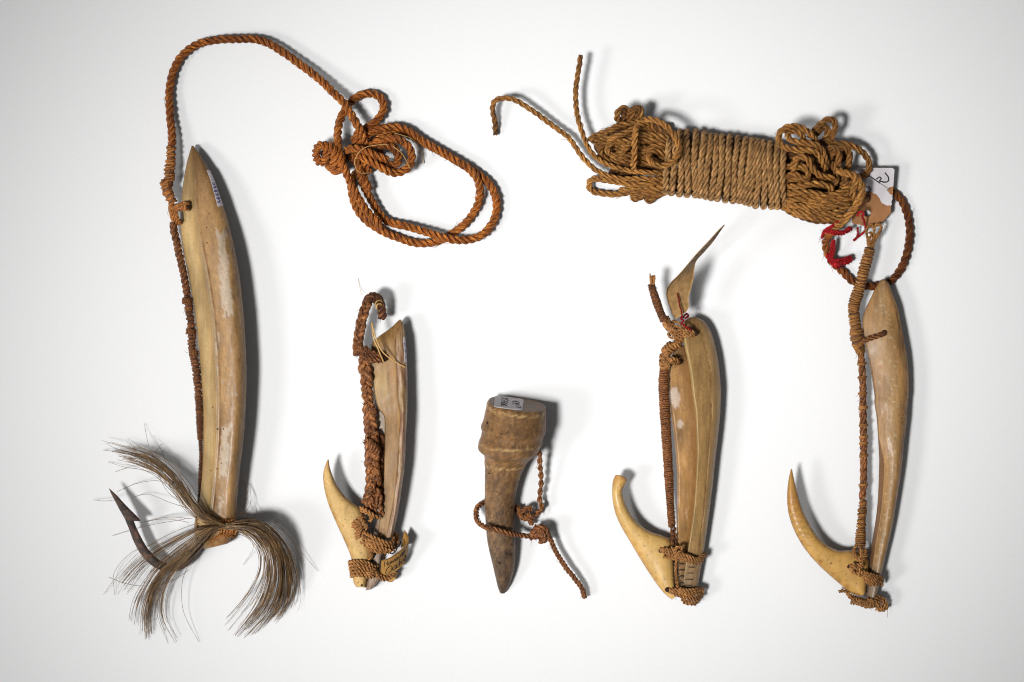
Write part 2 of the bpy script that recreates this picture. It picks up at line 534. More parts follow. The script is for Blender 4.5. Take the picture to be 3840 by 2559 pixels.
def plain(name, c, rough=0.7, var=0.12, scale=700, bump=0.15, spec=0.3, metal=0.0):
    m, nt, nd, lk, bs = nodes(name)
    tc = nd.new('ShaderNodeTexCoord')
    n = nd.new('ShaderNodeTexNoise'); n.inputs['Scale'].default_value = scale; n.inputs['Detail'].default_value = 5
    lk.new(tc.outputs['Object'], n.inputs['Vector'])
    c = np.array(c)
    r = ramp(nd, [(0.3, tuple(c * (1 - var))), (0.7, tuple(np.minimum(c * (1 + var), 1)))])
    lk.new(n.outputs['Fac'], r.inputs[0]); lk.new(r.outputs[0], bs.inputs['Base Color'])
    bs.inputs['Roughness'].default_value = rough
    bs.inputs['Specular IOR Level'].default_value = spec
    bs.inputs['Metallic'].default_value = metal
    b = nd.new('ShaderNodeBump'); b.inputs['Strength'].default_value = bump; b.inputs['Distance'].default_value = 0.0003
    lk.new(n.outputs['Fac'], b.inputs['Height']); lk.new(b.outputs[0], bs.inputs['Normal'])
    return m

M = {
 'sheet': plain('white_sheet', (0.82, 0.82, 0.82), 0.9, 0.012, 900, 0.03, 0.1),
 'red_rope': fibre('reddish_coir', lin(34, 11, 2), lin(152, 74, 22), lin(255, 172, 74), gain=0.96, rough=0.55, spec=0.32),
 'tan_rope': fibre('tan_coir', lin(42, 20, 6), lin(162, 100, 42), lin(255, 198, 108), gain=0.93, rough=0.58, spec=0.32),
 'grey_rope': fibre('weathered_coir', lin(48, 28, 14), lin(164, 114, 64), lin(255, 208, 138), gain=0.97, rough=0.58, spec=0.32),
 'cord': fibre('thin_cord', lin(70, 38, 16), lin(176, 116, 60), lin(236, 180, 112), su=4, sv=5, gain=0.95, spec=0.4, rough=0.6),
 'whip': fibre('whipping_thread', lin(70, 38, 14), lin(172, 112, 54), lin(236, 178, 104), su=1.5, sv=6, gain=0.95, spec=0.4, rough=0.6),
 'dark_cord': fibre('tarred_cord', lin(44, 22, 12), lin(132, 78, 40), lin(216, 148, 88), su=5, sv=4, gain=0.95, spec=0.4, rough=0.6),
 'orange': fibre('orange_thread', lin(86, 42, 12), lin(190, 116, 52), lin(236, 172, 96), su=3, sv=4, gain=0.92, spec=0.4, rough=0.6),
 'hair': fibre('coarse_hair', lin(74, 52, 30), lin(130, 98, 60), lin(190, 152, 100), su=0.8, sv=0.5, rough=0.42, bump=0.0, spec=0.45, gain=1.15),
 'straw': plain('straw', lin(196, 156, 96), 0.55, 0.15, 400),
 'red': fibre('red_yarn', lin(110, 2, 8), lin(206, 10, 22), lin(240, 80, 84), su=5, sv=4, rough=0.6, gain=0.75),
 'bone': carved('bone', 0.36, 0.16, 0.10, 0.18, 300, 60, 0.45, 0.14, gain=(0.74, 0.67, 0.53)),
 'bone_b': carved('worn_bone', 0.55, 0.2, 0.06, 0.35, 240, 110, 0.8, gain=(0.74, 0.67, 0.54)),
 'shell': carved('shell_shank', 0.42, 0.16, 0.08, 0.2, 560, 60, 0.75, 0.07, gain=(0.64, 0.59, 0.48)),
 'horn': carved('horn_toggle', 0.40, 0.45, 0.0, 0.8, 620, 260, 1.0, 0.0, 0.3, gain=(0.54, 0.48, 0.40)),
 'iron': carved('rusted_iron', 0.48, 0.35, 0.0, 0.9, 300, 300, 0.9, 0.0, 0.4, gain=(0.68, 0.64, 0.62)),
 'paper': plain('white_paper', lin(200, 194, 196), 0.8, 0.05, 500, 0.1),
 'card': plain('brown_card', lin(150, 104, 66), 0.85, 0.12, 420, 0.35),
 'old_paper': plain('old_paper', lin(158, 116, 58), 0.75, 0.18, 260, 0.25),
 'grey_paper': plain('parchment', lin(160, 124, 78), 0.7, 0.3, 420, 0.2),
 'ink': plain('black_ink', (0.012, 0.011, 0.014), 0.5, 0.1),
 'violet': plain('violet_ink', lin(66, 50, 130), 0.6, 0.2),
 'hole': plain('hole_shade', lin(52, 30, 16), 0.8, 0.2),  # solid dark plugs: the shade inside holes and pits is their colour
 'notch': plain('notch_dark', lin(84, 66, 50), 0.7, 0.3),  # dark bars laid across the plates as notches
}

# ------------------------------------------------------------------ the sheet everything lies on
me = bpy.data.meshes.new('backdrop')
e = 2.2
me.from_pydata([(-e, -e, 0), (e, -e, 0), (e, e, 0), (-e, e, 0)], [], [(0, 1, 2, 3)])
me.materials.append(M['sheet'])
ob = bpy.data.objects.new('backdrop', me)
col.objects.link(ob)
ob['kind'] = 'structure'

# ================================================================== longest lure: horn shank, iron hook, hair
a1 = Z(500, 500, 1.96); a2 = Z(300, 1500, 1.568); a6 = Z(600, 1000, 1.7425)
lure = thing('fishing_lure', (820, 1300), 'longest lure, horn-like shank with barbed iron hook and brown hair tufts', 'lure', 'fishing lures')
L = np.vstack([a1([(428, 94), (400, 190), (375, 310), (352, 500), (345, 690), (365, 870), (395, 1000), (425, 1170), (450, 1320)]),
               a6([(255, 580), (268, 760), (278, 950), (280, 1130), (275, 1300), (265, 1430)]), S1([(741, 1905), (728, 1975), (738, 2035), (768, 2060)])])
R = np.vstack([a1([(443, 94), (500, 170), (580, 310), (640, 470), (690, 630), (740, 830), (780, 1050), (805, 1270), (816, 1400)]),
               a6([(565, 640), (564, 800), (556, 990), (545, 1140), (522, 1330), (505, 1500)]), S1([(886, 1925), (874, 1990), (862, 2030), (852, 2040)])])
def prof1(u, t):
    rid = 0.36
    if u < rid:                                      # smooth hollow facet rising to the ridge
        w = u / rid
        z = 0.70 * w ** 0.55 + 0.12 * w
    else:
        w = (u - rid) / (1 - rid)
        z = 0.80 + 0.22 * math.sin(math.pi * min(w * 0.75, 1))
        z *= (1 - (max(0, w - 0.5) / 0.5) ** 3.0 * 0.42)
    g = math.exp(-((u - rid - 0.015) / 0.018) ** 2)  # the groove along the ridge
    return z - 0.07 * g
def paint1(u, t, x, y):
    n = fbm(x / 45, y / 160, 1.7); n2 = fbm(x / 12, y / 60, 5.1); n3 = fbm(x / 9, y / 9, 8.3)
    olive, tan, white, brown = lin(204, 174, 128), lin(190, 154, 112), lin(216, 204, 196), lin(112, 70, 38)
    if u < 0.36:
        c = olive * (1 + 0.35 * n + 0.12 * n2) + (lin(228, 206, 164) - olive) * max(0, 1 - abs(u - 0.16) / 0.12) * (0.6 + 0.4 * n)  # pale highlight along the facet, painted into the colour
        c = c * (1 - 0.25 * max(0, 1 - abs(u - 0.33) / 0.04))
    else:
        c = tan * (1 + 0.35 * n + 0.22 * n2 + 0.2 * n3)
        def box(x0, x1, y0, y1, lean=0.0):
            xx = x - lean * (y - y0)
            return min(xx - x0, x1 - xx, (y - y0) * 0.5, (y1 - y) * 0.5)
        w = max(box(810, 848, 865, 1185, 0.085) + 13 * n2 + 5 * n3, box(830, 868, 1590, 1790, -0.07) + 13 * n2 + 6 * n3 - 2,
                box(806, 822, 1230, 1400, 0.0) + 14 * n2 + 5 * n3 - 3, box(832, 905, 1400, 1560) * 0.3 + 18 * n2 + 9 * n3 - 13, box(822, 838, 1860, 1930, -.1) + 10 * n3)
        c = c + (white - c) * min(0.85, max(0, w / 3.5))
        c = c + (brown - c) * min(0.6, max(0, (n2 - 0.30) * 2.0)) * (0.4 + 0.6 * (abs(u - 0.5) > 0.3))
    if abs(u - 0.372) < 0.012: c = c + (lin(214, 196, 160) - c) * 0.5 * (0.5 + 0.5 * n2)
    if 0.385 < u < 0.42: c = c + (brown - c) * max(0, 0.35 + n2)
    c = c + (lin(112, 78, 42) - c) * 0.75 * max(0, 1 - t / 0.16) ** 0.8 + 0
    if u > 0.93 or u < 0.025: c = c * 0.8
    c = c + (lin(150, 100, 54) - c) * 0.6 * max(0, (t - 0.93) / 0.07)
    return np.clip(c, 0.01, 0.9)
mb = MB()
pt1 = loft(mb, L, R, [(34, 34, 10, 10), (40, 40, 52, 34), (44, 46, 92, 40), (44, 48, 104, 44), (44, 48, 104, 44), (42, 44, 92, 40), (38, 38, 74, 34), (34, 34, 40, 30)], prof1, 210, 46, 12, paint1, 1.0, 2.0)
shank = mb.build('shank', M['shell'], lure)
mb = MB(); patch(mb, pt1, 0.865, 0.985, 0.062, 0.158, 2.5, 6, 22)
lab = mb.build('label_sticker', M['paper'], shank, smooth=False)
mb = MB()
def pl(x, y):
    u = 0.875 + 0.085 * y * 1.0; t = 0.150 - x * 0.0118
    p = pt1(u, t); return p + np.array((2.0, 0.6, 2.6))
write(mb, 'A668401', pl, 0.9)
mb.build('writing', M['violet'], lab)
# small pits and a hole for the line
mb = MB()
for x, y in ((790, 1760), (797, 1525), (818, 1615), (835, 1612), (833, 1740), (815, 1762), (786, 800), (774, 850), (780, 905)):
    c = S1([(x, y)])[0]
    u = 0.5; t = 0.5
    best = min(((abs(pt1(uu, tt)[0] - c[0]) + abs(pt1(uu, tt)[1] - c[1])), uu, tt) for uu in np.linspace(.2, .9, 15) for tt in np.linspace(max(0, (y - 640) / 1500), min(1, (y - 480) / 1500), 14))
    p = pt1(best[1], best[2])
    pit('pit', shank, [p + (0, 0, -3.0), p + (0, 0, 0.0), p + (0.3, 0, 1.0)], [3.4, 3.2, 1.2], M['hole'])
# iron hook
HL = a2([(168, 519), (190, 566), (225, 632), (252, 680), (265, 704), (272, 722), (290, 765), (312, 825), (347, 893), (392, 948), (442, 988), (502, 1008), (562, 1011), (615, 990), (665, 948), (704, 892), (730, 850)])
HR = a2([(175, 523), (216, 561), (276, 626), (331, 681), (357, 716), (319, 706), (329, 745), (356, 800), (391, 863), (431, 908), (474, 944), (520, 960), (558, 963), (598, 948), (630, 918), (658, 868), (680, 826)])
def paint_i(u, t, x, y):
    n = fbm(x / 25, y / 25, 2.2); n2 = fbm(x / 7, y / 7, 4.4)
    return np.clip(lin(82, 72, 66) * (1 + 0.7 * n + 0.4 * n2) + (lin(120, 74, 52) - lin(82, 72, 66)) * max(0, n2 * 1.3 + 0.05 + 0.6 * n), 0.008, 0.6)
def prof_e(u, t):
    return max(0.0, 1 - abs(2 * u - 1) ** 2.4) ** 0.5
mb = MB()
loft(mb, HL, HR, [(92, 92, 5, 5), (90, 90, 12, 10), (84, 84, 16, 14), (76, 76, 18, 18), (66, 66, 20, 18), (56, 56, 20, 18), (50, 50, 20, 20), (46, 46, 20, 20)], prof_e, 130, 18, 10, paint_i, 0.8, 5.0)
mb.build('iron_hook', M['iron'], lure)

# whipped line along the left edge of the shank
mb = MB()
P = np.vstack([a1([(292, 655, 62), (318, 800, 60), (352, 950, 58), (384, 1110, 56), (398, 1200, 55)])])
rope(mb, P, 15, 62, tint=0.42, fz=0.1)
P = np.vstack([a1([(398, 1195, 55), (412, 1320, 54), (430, 1450, 54)]), a6([(208, 520, 54), (232, 640, 54), (245, 760, 54), (252, 860, 54)])])
wrap(mb, P, [12, 13, 12, 12, 13, 11], 2.9, 6.4, 6, 0.34, core_tint=0.9, jit=0.5, fz=0.12)
P = a6([(252, 850, 54), (258, 960, 54), (260, 1060, 52), (264, 1130, 48)])
wrap(mb, P, [12, 12, 11, 9], 2.2, 5.0, 6, 0.42, core_tint=0.9, fz=0.04)
P = np.vstack([a6([(264, 1120, 48), (268, 1230, 46), (266, 1350, 44), (262, 1450, 42), (256, 1560, 42)]), S1([(742, 1930, 44), (746, 1985, 60)])])
wrap(mb, P, [7, 6, 8, 6, 7, 6], 1.9, 6.5, 5, 0.6, core_tint=0.95, fz=0.05)
for x, y, r_ in ((702, 1126, 18), (716, 1240, 17), (726, 1315, 16)):
    for k in range(3):
        rope(mb, S1([(x - r_, y + k * 7 - 2, 44), (x - r_ * .5, y + k * 7 - 6, 70), (x + r_ * .5, y + k * 7 + 1, 72), (x + r_, y + k * 7 + 4, 50)]), 4, 20, 2, 6, tint=-0.1, fz=0.1, wob=0.4)
mb.build('snood', M['dark_cord'], lure)
# knot that ties the line through the shank hole
mb = MB()
lump(mb, a1([(285, 520, 70), (292, 580, 74), (312, 650, 66)]), 17)
lump(mb, a1([(300, 560, 86), (345, 548, 98), (392, 545, 100)]), 13)
for k in range(5):
    d = k * 6 - 12
    rope(mb, a1([(278 + k * 4, 590 - k * 12, 52), (300 + k * 5, 560 - k * 8, 88 + k), (340 + k * 3, 535 + d * 0.6, 104), (385, 535 + d * 1.7, 106), (408, 545 + d * 1.5, 92)]), 7.5, 26, 2, 7, tint=0.0, fz=0.12, wob=0.6)
for k in range(4):
    rope(mb, a1([(282 + k * 13, 520 + k * 4, 60), (276 + k * 14, 580, 92), (300 + k * 12, 640 + k * 4, 90), (335 + k * 4, 672 - k * 10, 62)]), 6.5, 26, 2, 7, tint=0.02, fz=0.12, wob=0.6)
rope(mb, a1([(282, 620, 60), (330, 655, 80), (352, 660, 60)]), 6.5, 26, 2, 7, tint=0.1, fz=0.1)
mb.build('line_knot', M['orange'], lure)
mb = MB()
c = a1([(397, 545)])[0]
tube(mb, np.array([(c[0], c[1], 70), (c[0], c[1], 108), (c[0], c[1], 112.0)]), [9, 9, 6], 12)
mb.build('line_hole', M['hole'], lure)

# hair tufts
def hair_tuft(name, guides, dens, count, root_sp, spread, z, seed, rad=1.35, stray=0.08, strays=None):
    q = np.random.default_rng(seed)
    G = [curve(a2([(g[0], g[1]) for g in gd]), n=22)[0] for gd in guides]
    G = np.array(G)
    cdf = np.cumsum(np.array(dens, float)); cdf /= cdf[-1]
    clumps = [int(np.searchsorted(cdf, q.uniform())) + q.uniform() for _ in range(13)]
    mb = MB()
    for i in range(count):
        if q.uniform() < 0.5:
            w = clumps[int(q.integers(len(clumps)))] + q.normal(0, 0.07)
        else:
            w = int(np.searchsorted(cdf, q.uniform())) + q.uniform()
        w = min(max(w, 0), len(G) - 1.001)
        i0 = int(w); f = w - i0
        C = (G[i0] * (1 - f) + G[i0 + 1] * f).copy()
        tt = np.linspace(0, 1, len(C))
        end = q.uniform(0.80, 1.03) if q.uniform() < 0.85 else q.uniform(0.45, 0.85)
        amp = spread * (1 + (4 if q.uniform() < stray else 0))
        dx, dy = q.normal(0, amp, 2)
        k1, k2 = q.normal(0, amp * 0.35, 2)
        C[:, 0] += q.normal(0, root_sp) * (1 - tt) + dx * tt ** 1.6 + k1 * np.sin(tt * 5)
        C[:, 1] += q.normal(0, root_sp) * (1 - tt) + dy * tt ** 1.6 + k2 * np.sin(tt * 5)
        zz = np.interp(tt, np.linspace(0, 1, len(z)), z)
        C[:, 2] = np.maximum(zz * (1 + q.normal(0, 0.22)) + q.normal(0, 5), 3)
        m = max(6, int(len(C) * min(end, 1)))
        C = C[:m]
        r_ = rad * q.uniform(0.65, 1.2)
        tube(mb, C, np.linspace(r_, r_ * 0.55, m), 3, float(np.clip(q.normal(0.12, 0.38), -0.3, 0.9)), v0=q.uniform(0, 50), cap=False)
    for st in strays or []:
        C = curve(a2(st), n=16)[0]
        C[:, 2] = np.linspace(90, 8, 16)
        tube(mb, C, np.linspace(1.1, 0.7, 16), 3, 0.3, v0=q.uniform(0, 50), cap=False)
    mb.build(name, M['hair'], lure, kind='stuff')
rt = (850, 745)
hair_tuft('hair_tuft', [
    [rt, (920, 760), (970, 785), (1030, 850), (1058, 930), (1040, 1030), (960, 1160), (835, 1310)],
    [rt, (920, 755), (990, 772), (1075, 850), (1108, 960), (1098, 1080), (1040, 1220), (915, 1385)],
    [rt, (920, 745), (1010, 752), (1105, 822), (1160, 940), (1165, 1080), (1105, 1240), (985, 1385)],
    [rt, (920, 735), (1020, 730), (1130, 798), (1205, 930), (1232, 1080), (1215, 1200), (1140, 1310)],
    [rt, (920, 715), (1020, 702), (1120, 745), (1225, 870), (1278, 1030), (1305, 1215)]],
    [0.6, 3.2, 3.0, 1.3], 215, 5, 4, (112, 128, 118, 80, 40, 16), 31, 1.4, 0.07,
    [[(930, 660), (1000, 700), (1180, 760), (1290, 880), (1400, 1010)], [(920, 650), (985, 590), (975, 500), (945, 470)], [(920, 700), (1000, 620), (1000, 490)],
     [(930, 650), (1010, 680), (1040, 650), (1020, 600)], [(900, 780), (980, 810), (1020, 870), (960, 970)], [(1140, 720), (1230, 800), (1310, 960)]])
hair_tuft('hair_tuft', [
    [rt, (780, 742), (690, 745), (590, 780), (455, 840), (320, 925), (215, 1040), (145, 1135)],
    [rt, (780, 750), (680, 790), (560, 860), (440, 960), (350, 1060), (280, 1160), (250, 1265)],
    [rt, (780, 755), (680, 830), (565, 925), (465, 1010), (402, 1110), (362, 1230), (352, 1380)],
    [rt, (780, 760), (690, 845), (600, 932), (500, 1020), (435, 1130), (412, 1270), (440, 1430)],
    [rt, (780, 765), (700, 852), (625, 940), (545, 1040), (500, 1160), (510, 1290), (600, 1425)]],
    [1.1, 0.9, 2.6, 0.7], 120, 5, 6, (112, 120, 96, 64, 34, 14), 32, 1.35, 0.10,
    [[(640, 960), (600, 1080), (610, 1250), (700, 1425)], [(170, 1042), (260, 1078), (380, 1095), (520, 1075), (640, 1000)], [(640, 720), (500, 700), (360, 722)], [(450, 840), (300, 900), (200, 1020), (205, 1150)], [(620, 700), (400, 740), (190, 800)]])
hair_tuft('hair_tuft', [
    [rt, (790, 725), (712, 690), (640, 640), (555, 535), (460, 450), (340, 385), (215, 340)],
    [rt, (790, 715), (722, 682), (655, 612), (578, 510), (490, 412), (375, 340), (190, 296)],
    [rt, (790, 705), (735, 670), (672, 595), (600, 490), (515, 395), (395, 325), (225, 282)]],
    [1.0, 1.5], 115, 5, 7, (112, 120, 112, 92, 70, 46), 33, 1.3, 0.16,
    [[(640, 640), (520, 600), (400, 555), (305, 575)], [(600, 560), (480, 480), (340, 490), (218, 540)], [(560, 500), (400, 420), (260, 395), (165, 365)], [(640, 620), (600, 480), (580, 350)], [(520, 420), (480, 300), (430, 210)],
     [(470, 390), (410, 290), (378, 140)], [(420, 350), (340, 320), (280, 225)], [(300, 310), (220, 290), (150, 256)], [(560, 560), (430, 440), (300, 400), (205, 425)], [(200, 590), (140, 595), (78, 588)], [(640, 640), (500, 520), (440, 330), (480, 260)],
     [(660, 700), (520, 690), (380, 720)], [(230, 300), (170, 300), (135, 295)]])
# orange thread round hair and shank
mb = MB()
for k in range(6):
    x = 828 + k * 17
    rope(mb, a2([(x - 12, 690 + k * 1, 60), (x - 4, 705, 112), (x + 4, 730, 132), (x + 6, 760, 132), (x - 2, 785, 112), (x - 12, 800, 66)]), 4.6, 18, 2, 6, tint=-0.05, fz=0.12, wob=0.8)
for k in range(3):
    rope(mb, a2([(765, 826 + k * 7, 84), (810, 812 - k * 6, 112), (850, 790 + k * 5, 124), (895, 782 + k * 10, 112), (912, 800, 70)]), 4.4, 18, 2, 6, tint=0.05, fz=0.15, wob=0.8)
rope(mb, a2([(800, 700, 70), (835, 715, 112), (880, 705, 112), (915, 690, 72)]), 4.4, 18, 2, 6, fz=0.15)
mb.build('hair_binding', M['orange'], lure)

# ================================================================== rope that leads from it into a tangle
c3 = Z(1100, 300, 2.24); c5 = Z(590, 100, 2.61)
coil = thing('tangled_rope', (1560, 800), 'reddish brown laid rope tangled in loops, leading off the longest lure', 'rope')
mb = MB()
P = np.vstack([c5([(112, 1530, 70), (118, 1400, 66), (135, 1270, 58)])])
lead = np.vstack([c5([(140, 1180, 50), (145, 1080, 42), (132, 940, 34), (122, 800, 28), (118, 660, 24), (128, 540, 22), (165, 420, 22), (225, 310, 24), (320, 220, 28), (440, 160, 34), (600, 128, 40), (780, 122, 44), (960, 128, 46), (1100, 170, 46), (1240, 255, 46), (1400, 370, 48), (1560, 490, 54), (1700, 620, 66), (1820, 740, 80)]),
                  c3([(470, 270, 88), (525, 355, 96), (565, 425, 98), (588, 490, 84), (620, 560, 55)])])
rope(mb, lead, 16, 78, tint=[0.25, 0.5, 0.35, 0.3, 0.3, 0.42, 0.45, 0.3, 0.05, -0.05, 0.0, -0.05, 0.1], fz=0.10, seg=10)
mb.build('lead', M['red_rope'], coil)
mb = MB()
wrap(mb, np.vstack([c5([(138, 1165, 50), (134, 1270, 54), (120, 1400, 60), (112, 1540, 64)]), a1([(232, 350, 66), (250, 430, 68), (290, 510, 70)])]), [15, 15.5, 16, 17, 16, 15, 14], 3.4, 9.5, 6, -0.05, core_tint=0.75, jit=0.55, fz=0.06, tilt=0.25)
mb.build('whipping', M['orange'], coil)
segs = [
 ('loop', [(585, 640, 40), (530, 560, 44), (515, 500, 52), (545, 450, 58), (600, 412, 56), (680, 362, 48), (742, 288, 36), (758, 215, 30), (728, 148, 26), (660, 118, 24), (580, 126, 24), (500, 172, 32), (435, 250, 48), (393, 340, 66), (374, 450, 80), (376, 560, 92), (396, 660, 100), (425, 740, 98), (470, 840, 90), (530, 960, 84), (605, 1085, 80), (680, 1175, 76), (748, 1246, 66)], 16, 0.08),
 ('loop', [(560, 560, 60), (610, 480, 66), (690, 425, 62), (800, 400, 54), (900, 405, 46), (980, 440, 42), (1060, 495, 40), (1150, 552, 40), (1260, 612, 40), (1370, 680, 42), (1470, 745, 46), (1545, 830, 48), (1566, 925, 44), (1555, 1015, 36), (1515, 1110, 26), (1450, 1200, 22), (1370, 1268, 20), (1290, 1320, 20), (1190, 1362, 20), (1085, 1376, 20), (985, 1362, 20), (880, 1328, 20), (780, 1285, 20), (690, 1236, 20), (610, 1176, 20), (545, 1100, 20), (505, 1010, 20), (486, 920, 20), (490, 840, 22), (540, 770, 24)], 15.6, 0.10),
 ('loop', [(640, 540, 20), (760, 470, 20), (900, 440, 20), (1030, 490, 20), (1150, 560, 20), (1270, 620, 20), (1390, 690, 22), (1510, 760, 26), (1620, 850, 30), (1690, 960, 30), (1708, 1075, 28), (1680, 1190, 30), (1600, 1292, 36), (1490, 1342, 44), (1370, 1348, 52), (1270, 1328, 56), (1170, 1296, 54), (1060, 1262, 48), (950, 1230, 40), (840, 1206, 32), (760, 1165, 28), (695, 1080, 30), (640, 985, 34), (598, 900, 44), (565, 820, 52), (560, 740, 50), (600, 680, 44)], 15.8, 0.0),
 ('loop', [(640, 780, 30), (600, 700, 50), (620, 600, 66), (690, 528, 80), (790, 492, 92), (890, 502, 94), (965, 560, 90), (996, 645, 80), (972, 722, 76), (905, 772, 78), (830, 778, 84), (750, 745, 92), (670, 700, 98), (600, 660, 96), (560, 630, 80), (530, 640, 60)], 15.8, 0.05),
 ('rope_end', [(430, 600, 70), (480, 580, 90), (550, 582, 108), (630, 606, 118), (705, 640, 120), (800, 672, 112)], 15.6, -0.08),
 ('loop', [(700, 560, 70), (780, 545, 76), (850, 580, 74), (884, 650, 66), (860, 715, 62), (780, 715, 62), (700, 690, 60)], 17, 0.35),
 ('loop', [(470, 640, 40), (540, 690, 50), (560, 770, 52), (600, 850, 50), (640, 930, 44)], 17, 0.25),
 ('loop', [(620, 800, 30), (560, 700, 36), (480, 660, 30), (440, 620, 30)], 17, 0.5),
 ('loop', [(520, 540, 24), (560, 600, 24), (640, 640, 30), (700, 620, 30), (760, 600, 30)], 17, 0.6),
]
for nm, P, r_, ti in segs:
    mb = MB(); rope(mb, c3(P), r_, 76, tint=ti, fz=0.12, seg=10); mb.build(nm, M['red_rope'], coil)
mb = MB()
rope(mb, c3([(262, 690, 26), (215, 690, 40), (192, 640, 60), (196, 580, 80), (232, 545, 92), (270, 560, 96), (282, 620, 84), (258, 690, 50)]), 16, 60, tint=-0.05, fz=0.1)
rope(mb, c3([(250, 560, 60), (300, 555, 90), (340, 600, 104), (345, 670, 98), (322, 735, 60), (290, 700, 30)]), 18, 70, tint=0.05, fz=0.1)
rope(mb, c3([(310, 560, 60), (372, 600, 84), (400, 670, 92), (395, 740, 70), (350, 765, 40), (320, 720, 24)]), 18, 70, tint=0.1, fz=0.1)
rope(mb, c3([(240, 600, 30), (300, 640, 30), (380, 690, 30), (440, 700, 30)]), 18, 70, tint=0.2, fz=0.1)
mb.build('stopper_knot', M['red_rope'], coil)
mb = MB()
for st in ([(800, 545, 130), (700, 548, 132), (600, 570, 128), (530, 640, 118), (518, 720, 110), (560, 780, 100), (640, 782, 90)], [(840, 560, 120), (920, 630, 124), (980, 745, 100)], [(850, 448, 90), (930, 470, 84), (1000, 500, 60), (1070, 590, 20), (1100, 702, 4)]):
    C = curve(c3(st), n=30)[0]
    tube(mb, C, 1.5, 4)
mb.build('stray_fibre', M['straw'], coil)

# ================================================================== short lure with braided line and curled paper label
b4 = Z(1150, 1000, 2.24); b5 = Z(1150, 1600, 2.24); l2 = Z(1280, 1900, 4.75)
lure = thing('fishing_lure', (1440, 1700), 'short lure with thick braided snood, broad bone point and curled paper label', 'lure', 'fishing lures')
L = np.vstack([b4([(778, 446), (700, 520), (600, 592), (545, 650), (530, 740), (535, 860), (552, 980), (568, 1080), (600, 1190), (646, 1252), (655, 1310)]),
               b5([(655, 60), (651, 180), (648, 320), (642, 550), (630, 680), (610, 800), (592, 930)])])
R = np.vstack([b4([(792, 446), (812, 490), (822, 545), (830, 600), (836, 680), (842, 790), (846, 900), (848, 1010), (847, 1120), (846, 1220), (843, 1300)]),
               b5([(836, 60), (831, 200), (822, 350), (803, 490), (783, 630), (758, 770), (722, 935)])])
def prof2(u, t):
    rid = 0.70 if t < 0.5 else 0.70 - 0.2 * (t - 0.5)
    if u < rid:
        z = 0.25 + 0.55 * (u / rid) if u > 0.04 else 0.25 * (u / 0.04)
    else:
        w = (u - rid) / (1 - rid)
        z = 0.95 + 0.08 * math.sin(w * 3) - 0.45 * max(0, (w - 0.5) / 0.5) ** 3
    return z + 0.05 * math.sin(u * 40) * (u > rid) * (w if u > rid else 0)
def paint2(u, t, x, y):
    n = fbm(x / 40, y / 150, 11.7); n2 = fbm(x / 9, y / 70, 15.1); n3 = fbm(x / 9, y / 9, 18.3)
    tan, pale, pink = lin(170, 134, 88), lin(196, 168, 128), lin(178, 140, 118)
    rid = 0.70 if t < 0.5 else 0.70 - 0.2 * (t - 0.5)
    if u < rid - 0.01:
        c = tan * (1 + 0.4 * n + 0.2 * n2 + 0.12 * n3)
        c = c + (lin(206, 176, 122) - c) * max(0, 1 - abs(t - 0.30) / 0.12) * (u < 0.42) * 0.8
        c = c + (lin(186, 160, 136) - c) * min(1, max(0, (t - 0.5) * 2.2)) * 0.7
    else:
        c = pale + (pink - pale) * (0.5 + n) + 0.0
        c = c + (lin(130, 84, 58) - c) * min(0.75, max(0, (n2 + 0.02) * 1.8))
        c = c + (lin(218, 200, 182) - c) * min(0.6, max(0, -n2 * 1.6 - 0.2))
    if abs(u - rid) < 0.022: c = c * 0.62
    c = c + (lin(108, 74, 44) - c) * 0.5 * max(0, 1 - t / 0.08)
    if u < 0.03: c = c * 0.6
    return np.clip(c, 0.01, 0.9)
mb = MB()
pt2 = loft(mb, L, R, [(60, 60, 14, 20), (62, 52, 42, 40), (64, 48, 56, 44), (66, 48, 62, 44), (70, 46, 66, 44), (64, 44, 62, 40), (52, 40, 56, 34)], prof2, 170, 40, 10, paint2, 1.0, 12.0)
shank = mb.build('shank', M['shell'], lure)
mb = MB(); patch(mb, pt2, 0.93, 0.985, 0.105, 0.225, 2.2, 4, 18)
lab = mb.build('label_sticker', M['paper'], shank, smooth=False)
mb = MB()
write(mb, 'A66', lambda x, y: pt2(0.945 + 0.03 * y, 0.212 - 0.035 * x) + np.array((1.2, 0, 1.8)), 0.7)
mb.build('writing', M['violet'], lab)
# pearly inner layer that shows left of the shank, and its lower end
def paint_p(u, t, x, y):
    n = fbm(x / 30, y / 60, 21); n2 = fbm(x / 10, y / 40, 25)
    c = lin(196, 182, 178) * (1 + 0.12 * n)
    c = c + (lin(150, 116, 92) - c) * min(0.8, max(0, n2 * 1.2 + (t - 0.62) * 1.6))
    return np.clip(c, 0.02, 0.9)
def prof_f(u, t):
    return min(1.0, (max(0, 1 - abs(2 * u - 1) ** 6)) ** 0.5)
mb = MB()
loft(mb, np.vstack([b4([(560, 1080), (572, 1180), (580, 1300), (584, 1400)]), b5([(600, 80), (620, 250), (632, 450), (625, 620), (600, 760), (560, 900), (548, 1060), (530, 1180), (505, 1290), (495, 1378)])]),
     np.vstack([b4([(620, 1080), (660, 1200), (680, 1300), (690, 1400)]), b5([(690, 80), (690, 250), (690, 450), (685, 620), (670, 760), (640, 920), (625, 1060), (618, 1180), (606, 1290), (545, 1368)])]),
     [(38, 38, 14, 20), (34, 40, 16, 24), (34, 40, 20, 26), (30, 34, 30, 22)], prof_f, 110, 16, 8, paint_p, 0.8, 21.0)
mb.build('pearl_layer', M['shell'], lure)
